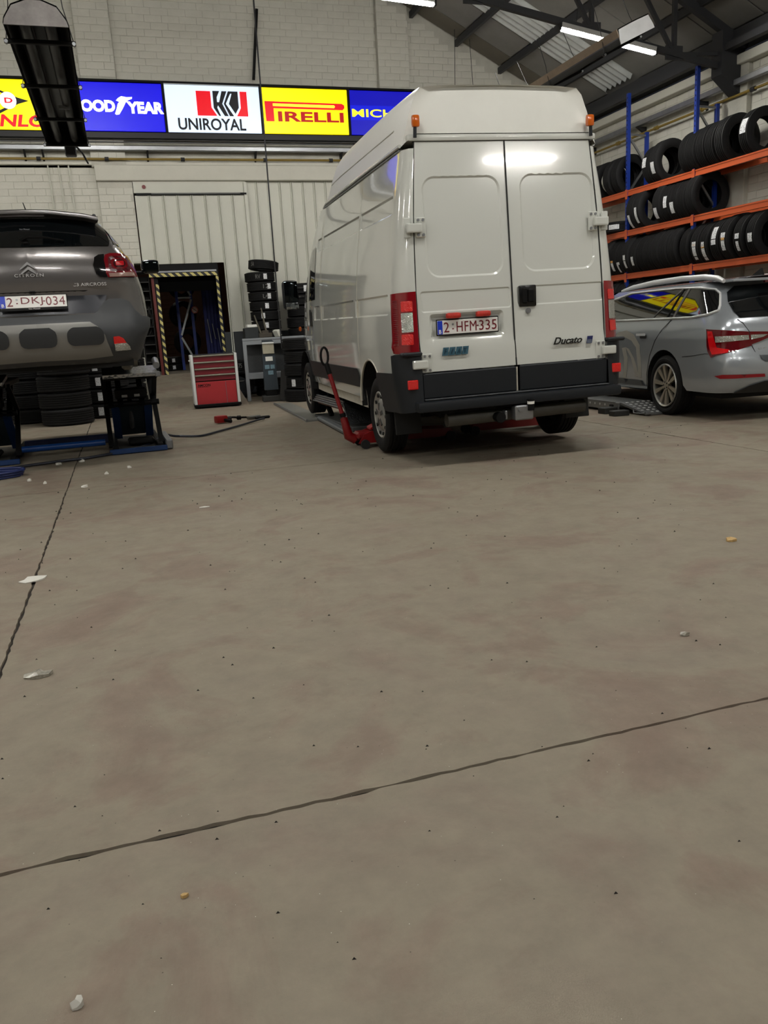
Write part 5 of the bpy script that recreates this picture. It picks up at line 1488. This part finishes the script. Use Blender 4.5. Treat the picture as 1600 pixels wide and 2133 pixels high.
for k, (a, b) in enumerate((((2.44, 14.62, 1.12), (2.33, 14.62, 1.50)), ((2.54, 14.66, 1.12), (2.47, 14.66, 1.62)))):
    lv_ = MB().tube([a, b], [.018, .012], 8).build('steel_lever', P('lever_steel', (120, 116, 104), .4, metal=.6))
    tagk(lv_, ['shorter left', 'taller right'][k] + ' steel lever rising from the bench', 'lever', 'levers on the bench')
o = MB().rbox((2.50, 14.66, 1.145), (.24, .16, .08), .01).rbox((2.50, 14.66, 1.20), (.12, .1, .06), .01).build('clamp_block', P('clamp_brown', (66, 60, 50), .6)); tagk(o, 'dark metal clamp block under the two levers', 'clamp')
pi_ = thing('test_pillar', 'dark blue-grey test pillar with pale screen before bench', 'machine', (2.47, 14.32, 0), (0, 0, R(-6)))
M_pil = P('pillar_blue_grey', (46, 56, 64), .45)
MB().add([(-.105, -.09, 1.03), (.105, -.09, 1.03), (.12, -.10, .20), (-.12, -.10, .20), (-.09, .10, 1.06), (.09, .10, 1.06), (.12, .10, .20), (-.12, .10, .20)], [(0, 3, 2, 1), (4, 5, 6, 7), (0, 1, 5, 4), (2, 3, 7, 6), (0, 4, 7, 3), (1, 2, 6, 5)]).build('column', M_pil, pi_, fix=True)
MB().rbox((0, -.1, .92), (.20, .02, .19), .006, rot=(R(-4), 0, 0)).build('screen_panel', P('screen_pale', (164, 158, 138), .4, var=.15, vscale=9), pi_)
MB().rbox((0, -.11, 1.01), (.205, .03, .03), .006).build('screen_edge', M_trs, pi_)
MB().box((.0, -.098, .74), (.125, .012, .075)).build('white_notice', M_white, pi_)
for x, z, wq in ((-.045, .60, .08), (.05, .60, .075), (.01, .50, .09)):
    MB().box((x, -.103, z), (wq, .008, .07)).build('instruction_label', P('label_blue_print', (110, 138, 150), .5, var=.4, vscale=70), pi_)
MB().rbox((0, 0, .05), (.34, .34, .10), .01).build('foot_plate', P('pillar_foot', (52, 52, 50), .6), pi_)
MB().rbox((0, 0, .15), (.2, .18, .12), .01).build('plinth', M_blackm, pi_)
o = MB().rbox((2.66, 14.12, .265), (.12, .04, .54), .01, rot=(R(-6), R(7), R(-10))).build('leaning_panel', P('panel_dark_brown', (36, 34, 32), .6)); tagk(o, 'narrow dark panel leaning beside the test pillar', 'panel')

# ================================================================== LEFT SCISSOR LIFT (under the grey car)
M_lblue = P('lift_blue', (26, 56, 104), .45, var=.15, vscale=5)
M_diam = None
def diamond():
    m = P('diamond_plate', (168, 170, 172), .25, metal=.9)
    nt = m.node_tree; b = nt.nodes['Principled BSDF']
    tc = nt.nodes.new('ShaderNodeTexCoord'); v = nt.nodes.new('ShaderNodeTexVoronoi'); v.inputs['Scale'].default_value = 28
    mp = nt.nodes.new('ShaderNodeMapping'); mp.inputs['Scale'].default_value = (1, 2.2, 1)
    nt.links.new(tc.outputs['Object'], mp.inputs['Vector']); nt.links.new(mp.outputs['Vector'], v.inputs['Vector'])
    bp = nt.nodes.new('ShaderNodeBump'); bp.inputs['Distance'].default_value = .006; bp.inputs['Strength'].default_value = 1.0; bp.invert = True
    nt.links.new(v.outputs['Distance'], bp.inputs['Height']); nt.links.new(bp.outputs['Normal'], b.inputs['Normal'])
    return m
M_diam = diamond()
lf = thing('scissor_lift', 'blue scissor lift holding up the grey car', 'lift', (-.642, 7.581, 0), (0, 0, R(1.15)))
for s in (-1, 1):
    x0, x1 = (.46, 1.0)
    xc = s * (x0 + x1) / 2
    pf = MB().rbox((xc, 1.95, .80), (x1 - x0, 1.5, .06), .008).build('platform', M_blackm, lf)
    MB().add([(s * x0, 1.02, .835), (s * x1, 1.02, .835), (s * x1, 1.55, .895), (s * x0, 1.55, .895), (s * x0, 1.02, .80), (s * x1, 1.02, .80), (s * x1, 1.55, .86), (s * x0, 1.55, .86)], [(0, 1, 2, 3), (7, 6, 5, 4), (0, 4, 5, 1), (1, 5, 6, 2), (2, 6, 7, 3), (3, 7, 4, 0)]).build('ramp_flap', M_diam, lf, fix=True)
    MB().rbox((xc, 2.0, .885), (.3, .3, .12), .02).build('rubber_pad', M_rubber, lf)
    MB().cyl((s * x1, 1.12, .90), (s * x1, 1.30, .95), .035, 14).build('end_roller', M_galv, lf, smooth=40)
    MB().rbox((s * x1, 1.04, .815), (.05, .06, .05), .006).build('flap_bracket', M_galv, lf)
    # scissor arms
    for dx in (.09, .44):
        MB().beam((s * (x0 + dx), 2.25, .07), (s * (x0 + dx), 1.75, .50), .03, .085, up=(1, 0, 0)).build('lower_arm', M_lblue, lf)
    MB().add([(s * (x0 + .10), 2.23, .10), (s * (x0 + .43), 2.23, .10), (s * (x0 + .43), 1.80, .46), (s * (x0 + .10), 1.80, .46)], [(0, 1, 2, 3)]).build('arm_panel', P('lift_panel', (44, 54, 62), .5), lf)
    for dx in (.05, .15, .38, .50):
        MB().beam((s * (x0 + dx), 1.70, .47), (s * (x0 + dx), 2.2, .79), .03, .06, up=(1, 0, 0)).build('upper_arm', M_blackm, lf)
    for dx in (.0, .52):
        MB().beam((s * (x0 + dx), 1.45, .06), (s * (x0 + dx), 2.0, .50), .028, .05, up=(1, 0, 0)).build('cross_arm', M_blackm, lf)
        MB().beam((s * (x0 + dx), 2.0, .50), (s * (x0 + dx), 1.4, .79), .028, .05, up=(1, 0, 0)).build('cross_arm', M_blackm, lf)
    MB().cyl((s * (x0 - .02), 1.75, .49), (s * (x1 + .02), 1.75, .49), .03, 10).build('pivot_shaft', M_blackm, lf)
    MB().rbox((xc, 1.77, .60), (.34, .16, .12), .02).build('locking_block', M_blackm, lf)
    for dx in (.2, .33): MB().rbox((s * (x0 + dx), 1.66, .58), (.06, .01, .03), .003).build('rating_plate', M_galv, lf)
    MB().cyl((s * (x0 + .25), 2.1, .2), (s * (x0 + .25), 1.8, .52), .03, 10).build('hydraulic_ram', M_galv, lf)
    # base
    MB().rbox((xc, 1.26, .03), (x1 - x0 + .05, .06, .05), .006).build('base_end', M_lblue, lf)
    for dx in (.04, .50): MB().rbox((s * (x0 + dx), 2.05, .04), (.06, 1.5, .07), .006).build('base_rail', M_blackm, lf)
    MB().rbox((xc, 2.0, .02), (.5, 1.4, .03), .004).build('base_plate', P('base_dirty', (46, 44, 38), .7, var=.2), lf)
    MB().rbox((s * 1.05, 1.75, .055), (.075, .95, .1), .012).build('end_cover', M_galv, lf)
    MB().rbox((xc + s * .05, 1.7, .08), (.28, .3, .06), .02).build('arm_shoe', M_blackm, lf)
MB().cyl((-.45, 1.75, .09), (.40, 1.75, .09), .035, 14).build('cross_tube', P('tube_blue', (24, 70, 140), .35), lf, smooth=40)
MB().rbox((0, 2.35, .07), (.95, .10, .10), .01).build('cross_beam', P('beam_navy', (20, 30, 70), .5), lf)

# ================================================================== LOW LIFT UNDER THE VAN
vl = thing('low_lift', 'low silver-edged scissor lift under the white van', 'lift', (0, 0, 0))
M_alu = P('ribbed_aluminium', (150, 153, 156), .35, metal=.8)
for sx, xa in ((1, 2.45), (-1, 4.25)):
    pl_ = MB().rbox((xa + .12, 9.85, .295), (.36, 1.56, .05), .006).build('platform', P('platform_grey', (70, 72, 74), .5), vl)
    if sx > 0:
        for k in range(4): MB().rbox((xa - .045 - k * .012, 9.85, .335 - k * .023), (.03, 1.5, .018), .005).build('edge_rib', M_alu, pl_)
        MB().rbox((xa - .02, 9.95, .245), (.02, 1.1, .05), .004).build('red_side_strip', P('faded_red_strip', (110, 62, 62), .5), pl_)
    MB().add([(xa - .06, 9.07, .325), (xa + .30, 9.07, .325), (xa + .32, 8.86, .09), (xa - .06, 8.90, .09), (xa - .06, 9.10, .325), (xa + .30, 9.10, .325), (xa + .32, 8.89, .09), (xa - .06, 8.93, .09)], [(0, 3, 2, 1), (4, 5, 6, 7), (0, 1, 5, 4), (2, 3, 7, 6), (1, 2, 6, 5), (3, 0, 4, 7)]).build('ramp_flap', P('checker_dark', (44, 46, 48), .45, metal=.4, bump=1.0, bscale=70), vl, fix=True)
    MB().tube([(xa - .065, 9.065, .33), (xa - .065, 8.89, .085)], .007, 6).build('flap_edge', M_galv, vl)
    for y in (9.3, 10.3):
        MB().beam((xa + .1, y, .06), (xa + .1, y + .35, .28), .06, .05, up=(1, 0, 0)).build('scissor_arm', M_blackm, vl)
    MB().rbox((xa + .12, 9.8, .03), (.30, 1.9, .05), .006).build('base_frame', P('base_grey', (82, 84, 84), .6, var=.2), vl)
    MB().rbox((xa + .12, 9.6, .385), (.12, .12, .13), .01).build('rubber_pad', M_rubber, vl)
    MB().rbox((xa + .12, 10.3, .385), (.12, .12, .13), .01).build('rubber_pad', M_rubber, vl)
MB().add([(2.22, 10.35, .022), (2.50, 10.42, .022), (2.60, 13.3, .022), (2.36, 13.45, .022), (2.20, 10.33, .0), (2.52, 10.40, .0), (2.62, 13.3, .0), (2.34, 13.45, .0)], [(0, 1, 2, 3), (0, 4, 5, 1), (1, 5, 6, 2), (2, 6, 7, 3), (3, 7, 4, 0)]).build('approach_plate', P('approach_plate_grey', (112, 112, 106), .55, var=.1), vl, fix=True)
MB().tube([(2.22, 10.35, .02), (2.35, 13.45, .02)], .016, 6).build('plate_edge', M_galv, vl)
MB().rbox((2.36, 9.55, .03), (.09, 1.75, .05), .015, rot=(0, 0, R(-3.5))).build('guide_bar', P('guide_bar_grey', (104, 108, 110), .5), vl)
# ================================================================== RIGHT LIFT (in front of the silver car)
rl = thing('ramp_lift', 'galvanised low ramp platform with yellow end beside silver car', 'lift', (5.62, 0, 0), (0, 0, 0))
M_pgal = P('perforated_galvanised', (140, 142, 142), .4, metal=.7)
MB().rbox((.14, 9.10, .095), (.40, 1.66, .05), .006).build('platform', M_pgal, rl)
sk = MB().rbox((-.06, 9.10, .075), (.012, 1.66, .09), .004).build('side_skirt', M_pgal, rl)
for k in range(13): MB().cyl((-.068, 8.45 + k * .11, .085), (-.066, 8.45 + k * .11, .085), .014, 8).build('skirt_hole', M_white if False else P('hole_light', (196, 198, 198), .4), sk)
MB().rbox((-.065, 8.42, .06), (.02, .09, .075), .02).build('skirt_notch', M_under, sk)
MB().box((-.06, 9.10, .123), (.016, 1.5, .006)).build('edge_highlight', M_galv, rl)
MB().rbox((.10, 10.0, .10), (.36, .16, .07), .008).build('yellow_end', P('end_yellow', (206, 152, 34), .45), rl)
rfl = MB().add([(-.05, 8.26, .125), (.36, 8.26, .125), (.38, 7.80, .022), (-.02, 7.80, .022), (-.05, 8.26, .10), (.36, 8.26, .10), (.38, 7.80, .005), (-.02, 7.80, .005)], [(0, 3, 2, 1), (4, 5, 6, 7), (0, 1, 5, 4), (2, 3, 7, 6), (1, 2, 6, 5), (3, 0, 4, 7)]).build('ramp_flap', M_pgal, rl, fix=True)
for i in range(5):
    for j in range(6):
        MB().rbox((.015 + i * .075, 8.22 - j * .075, .1205 - j * .0168), (.032, .030, .008), .003, rot=(R(12.6), 0, 0)).build('grip_stud', P('hole_light', (196, 198, 198), .4), rfl)
MB().tube([(-.06, 7.98, .06), (-.10, 7.92, .035), (-.06, 7.84, .03), (.0, 7.83, .03)], .008, 6).build('pull_loop', M_galv, rl)
MB().cyl((-.03, 7.80, .03), (.03, 7.79, .03), .022, 10).build('flap_roller', M_galv, rl)
for k, (x, y, rz, sz, nm) in enumerate(((5.42, 8.06, -4, (.20, .12, .06), 'nearest black rubber block on the floor by the ramp'), (5.47, 8.36, 6, (.20, .14, .07), 'black rubber block against the ramp side'), (5.62 - .16, 9.35, -8, (.2, .16, .03), 'flat black rubber pad on floor near the yellow end'))):
    o = MB().rbox((0, 0, sz[2] / 2), sz, .006).build('rubber_block', P('block_rubber', (38, 38, 36), .7), None, loc=(x, y, 0), rot=(0, 0, R(rz))); tagk(o, nm, 'block', 'rubber blocks')

# ================================================================== TROLLEY JACKS
def jack(loc, rz, label, handle=True):
    j = thing('trolley_jack', label, 'jack', loc, (0, 0, R(rz)), group='red trolley jacks')
    for s in (-1, 1):
        MB().prism([(0, .05), (.06, .135), (.14, .165), (.95, .13), (1.0, .06), (.85, .05)], .014, Matrix(((1, 0, 0, 0), (0, 0, 1, s * .125 - .007), (0, 1, 0, 0), (0, 0, 0, 1)))).build('side_plate', M_red, j, fix=True)
        MB().cyl((.06, s * .15, .045), (.06, s * .19, .045), .045, 16).build('rear_castor', M_darkm, j, smooth=40)
        MB().cyl((.95, s * .10, .05), (.95, s * .15, .05), .05, 16).build('front_wheel', M_darkm, j, smooth=40)
        MB().beam((.20, s * .07, .16), (.80, s * .06, .42), .016, .11, up=(0, 0, 1)).build('lift_arm', M_red, j)
    MB().add([(.14, -.085, .19), (.14, .085, .19), (.55, .08, .40), (.55, -.08, .40), (.14, -.085, .17), (.14, .085, .17), (.55, .08, .38), (.55, -.08, .38)], [(0, 1, 2, 3), (7, 6, 5, 4), (0, 4, 5, 1), (1, 5, 6, 2), (2, 6, 7, 3), (3, 7, 4, 0)]).build('arm_cover', P('jack_red_light', (150, 22, 22), .4, coat=.2), j, fix=True)
    MB().cyl((.80, 0, .40), (.80, 0, .46), .06, 16).build('saddle', M_darkm, j)
    MB().rbox((.10, 0, .12), (.20, .22, .07), .02).build('hydraulic_block', M_red, j)
    if handle:
        sk_ = MB().tube([(.0, 0, .08), (-.07, 0, .12), (-.09, 0, .22), (-.105, .01, .30)], [.05, .05, .04, .036], 12).build('handle_socket', M_red, j, smooth=50)
        hn = MB().tube([(-.10, .01, .27), (-.20, .09, .73)], [.021, .021], 12).build('handle_tube', P('jack_handle_red', (128, 8, 14), .4), j, smooth=50)
        MB().cyl((-.107, .015, .31), (-.113, .02, .345), .03, 12).build('handle_ring', M_blackm, hn)
        gp = [(-.20, .09, .73), (-.222, .107, .83)]
        MB().tube(gp, .026, 10).build('handle_grip', M_blackm, hn, smooth=50)
        lo = []
        for q in range(17):
            a = 2 * PI * q / 16; lo.append((-.235 + .036 * math.sin(a), .118, .905 - .085 * math.cos(a)))
        MB().tube(lo, .012, 8, caps=False).build('handle_loop', M_blackm, hn, smooth=60)
    return j
jack((2.12, 7.66, 0), -4, 'red trolley jack with raised handle beside the van rear wheel')
jack((4.35, 7.72, 0), 178, 'red trolley jack low under the van rear, without visible handle', handle=False)

# ================================================================== HOSE, IMPACT WRENCH, FLOOR LITTER
hp = [(1.78, 11.10, .02), (1.70, 10.95, .03), (1.40, 10.55, .02), (1.05, 10.05, .02), (.78, 9.72, .02), (.50, 9.66, .05), (.36, 9.45, .09), (.10, 9.10, .03), (-.37, 8.72, .02), (-.70, 8.62, .02), (-1.0, 8.52, .02), (-1.35, 8.36, .02), (-1.7, 8.2, .02)]
def smoothpath(p, n=6):
    p = [Vector(q) for q in p]; out = []
    for i in range(len(p) - 1):
        p0, p1, p2, p3 = p[max(0, i - 1)], p[i], p[i + 1], p[min(len(p) - 1, i + 2)]
        for k in range(n):
            u = k / n
            out.append(.5 * ((2 * p1) + (-p0 + p2) * u + (2 * p0 - 5 * p1 + 4 * p2 - p3) * u * u + (-p0 + 3 * p1 - 3 * p2 + p3) * u ** 3))
    return out + [p[-1]]
o = MB().tube(smoothpath(hp), .014, 8).build('air_hose', P('hose_blue_black', (22, 28, 44), .4)); tagk(o, 'dark blue air hose snaking from wrench past the lift', 'hose')
me_ = MB()
cp = []
for k in range(60):
    a = 2 * PI * k / 20; cp.append((-1.30 + (.30 + .012 * (k // 20)) * math.cos(a), 8.0 + (.17 + .01 * (k // 20)) * math.sin(a), .015 + .022 * (k // 20)))
o = MB().tube(cp, .013, 8).build('hose_coil', P('hose_blue', (34, 46, 96), .35), smooth=60); tagk(o, 'blue hose coil on the floor at the left edge', 'hose')
iw = thing('impact_wrench', 'red and black air impact wrench lying on floor', 'impact wrench', (1.24, 11.14, .0), (0, 0, R(20)))
MB().rbox((-.05, 0, .06), (.17, .10, .10), .025, seg=2).build('body', P('wrench_red', (150, 22, 22), .4), iw, smooth=40)
MB().cyl((.03, 0, .06), (.10, 0, .06), .028, 12).build('anvil', M_darkm, iw)
MB().tube([(-.02, -.02, .05), (.03, -.14, .03)], .024, 8).build('grip', M_blackm, iw)
MB().tube(smoothpath([(.05, .02, .07), (.16, .06, .06), (.24, .05, .05), (.36, .04, .04)]), .014, 8).build('inlet_hose', M_blackm, iw)
MB().rbox((.25, .05, .045), (.07, .05, .06), .015).build('coupling', M_blackm, iw)
MB().rbox((.47, .03, .03), (.20, .07, .045), .01).build('muffler_bar', P('bar_grey', (84, 82, 74), .5, var=.3, vscale=30), iw)
MB().rbox((.58, -.02, .02), (.22, .05, .035), .012, rot=(0, 0, R(-12))).build('trigger_arm', M_blackm, iw)
def litter(x, y, sx, sy, label, mat, cat, h=.01, seed=0, group=None, n=9, name='paper_scrap'):
    rnd = random.Random(seed); mb = MB()
    ring = []
    for k in range(n):
        a = 2 * PI * k / n; q = rnd.uniform(.65, 1.1)
        ring.append((x + sx * q * math.cos(a), y + sy * q * math.sin(a), .003 + rnd.uniform(0, h)))
    top = (x + rnd.uniform(-.2, .2) * sx, y, .004 + h * rnd.uniform(.8, 1.4))
    mb.add(ring + [top] + [(a, b, .001) for a, b, c in ring], [(k, (k + 1) % n, n) for k in range(n)] + [(k, n + 1 + k, n + 1 + (k + 1) % n, (k + 1) % n) for k in range(n)] + [tuple(range(2 * n, n, -1))])
    o = mb.build(name, mat); tagk(o, label, cat, group); return o
M_paper = P('crumpled_paper', (214, 212, 204), .8); M_foil = P('clear_wrap', (150, 146, 134), .25, spec=.8, var=.4, vscale=60); M_leaf = P('dry_leaf', (190, 158, 104), .7)
litter(-.55, 4.24, .075, .06, 'flat white paper scrap lying across the left floor joint', M_paper, 'paper', .006, 1)
litter(-.42, 2.92, .05, .035, 'crumpled clear wrapper on the near left floor', M_foil, 'wrapper', .012, 2)
litter(2.79, 3.18, .036, .022, 'curled tan scrap on the right floor', M_leaf, 'scrap', .02, 3, n=7)
litter(1.80, 2.26, .018, .012, 'tiny clear wrapper on the right floor', M_foil, 'wrapper', .012, 4)
litter(-.21, 1.31, .011, .010, 'small pale pebble close to the camera', P('pebble', (190, 188, 180), .7), 'pebble', .014, 5, n=8, name='pebble')
litter(-.01, 1.53, .009, .008, 'tiny yellow leaf fragment on the near floor', M_leaf, 'leaf', .006, 6, n=6, name='leaf_fragment')
litter(.42, 5.55, .05, .02, 'thin white paper scrap on the mid-left floor', M_paper, 'paper', .006, 7)
for k, (px_, py_, s_, nm) in enumerate(((-.72, 8.50, .05, 'nearest the blue lift base'), (-.50, 8.55, .06, 'along the hose'), (-.25, 7.55, .03, 'largest in the shadow edge'), (-.42, 6.95, .05, 'closest to the camera'), (-.9, 7.6, .03, 'right of the hose coil'), (-1.15, 7.45, .03, 'in front of the hose coil'), (-.05, 7.8, .035, 'rightmost'), (-.75, 7.35, .025, 'between coil and shadow edge'))):
    litter(px_, py_, s_ * .6, s_ * .4, 'small white paper crumb by the left lift, ' + nm, M_paper, 'paper', .02, 20 + k, 'white crumbs by the left lift', name='paper_crumb')
M_grit = P('dark_grit', (34, 32, 30), .8)
mbg = MB(); rnd = random.Random(9)
for k in range(260):
    y = rnd.uniform(1.2, 7.0); x = rnd.uniform(-.55 * y * .45 - .3, .75 * y + .3); s_ = rnd.uniform(.0015, .0042) * (1 + y * .15)
    mbg.add([(x - s_, y, 0), (x + s_, y - s_ * .4, 0), (x + s_ * .3, y + s_, 0), (x, y, s_ * 1.1)], [(0, 1, 3), (1, 2, 3), (2, 0, 3)])
o = mbg.build('floor_grit', M_grit); tagk(o, 'scattered dark grit specks over the concrete floor', 'grit', kind='stuff')

# ================================================================== STORE ROOM CONTENTS
sr_ = thing('store_rack', 'blue rack frame with silver braces inside the store doorway', 'rack', (0, 0, 0))
for x in (1.30, 1.60): MB().box((x, 18.5, 1.55), (.06, .06, 2.1)).build('upright', MATS['rack_blue'], sr_)
zz = [(2.55, 1), (2.05, -1), (1.95, -1), (1.35, 1), (.75, 1)]
MB().beam((1.32, 18.47, 2.6), (1.6, 18.47, 2.08), .02, .04).build('brace', M_galv, sr_); MB().beam((1.32, 18.47, 2.04), (1.6, 18.47, 2.04), .02, .035).build('brace', M_galv, sr_)
MB().beam((1.6, 18.47, 2.0), (1.32, 18.47, 1.25), .02, .04).build('brace', M_galv, sr_); MB().beam((1.32, 18.47, 1.2), (1.6, 18.47, .6), .02, .04).build('brace', M_galv, sr_)
for k, (x, y, z) in enumerate(((1.45, 18.85, 2.32), (1.42, 18.85, 1.70), (1.46, 18.85, 1.10))):
    tyre((x, y, z), (R(4), 0, R(20)), ['upper', 'middle', 'lower'][k] + ' upright tyre behind the blue store rack', 'tyres in the store', .29, .2, .18, 'Y')
for k in range(2):
    o = tyre((1.02, 18.7, .50 + .075 + .15 * k), (0, 0, 0), ['lower', 'upper'][k] + ' tyre of the low pair on the store floor', 'tyres on the store floor', .31, .148, .18, 'Z'); sticker(o, .31, 'Z', -78, 12, .08)
ns = thing('no_smoking_sign', 'round red and white prohibition sign in the store', 'sign', (1.64, 18.3, 1.77))
MB().cyl((0, 0, 0), (0, .004, 0), .075, 24).build('red_disc', P('sign_ring', (196, 96, 84), .5), ns); MB().cyl((0, -.003, 0), (0, .001, 0), .058, 24).build('white_disc', P('sign_pale', (226, 200, 188), .5), ns)
MB().box((0, -.005, 0), (.12, .003, .012), rot=(0, R(38), 0)).build('bar', P('sign_bar', (120, 40, 36), .5), ns)
for k in range(6):
    o = MB().rbox((1.80 + k * .075, 17.75 + .05 * k, 1.45), (.07, .02, 1.9), .006).build('hanging_strip', P('navy_fabric', (18, 26, 84), .7, var=.3, vscale=8)); tagk(o, 'navy hanging strip, %s from left at right of store doorway' % ORD[k], 'strip', 'navy strips in the store doorway')
for k, (x, z, l) in enumerate(((1.83, 1.55, .5), (1.92, 1.45, .32), (2.02, 1.35, .45))):
    o = MB().cyl((x, 17.7, z), (x + .04, 17.7, z - l), .011, 8).build('hanging_tool', M_galv); tagk(o, 'thin steel tool hanging on navy strips, ' + ['left', 'middle', 'right'][k] + ' one', 'tool', 'tools on the navy strips')
o = MB().cyl((.9, 17.6, 2.26), (1.72, 17.6, 2.27), .012, 8).build('hanging_bar', M_darkm); tagk(o, 'thin horizontal bar across the upper store doorway', 'bar')
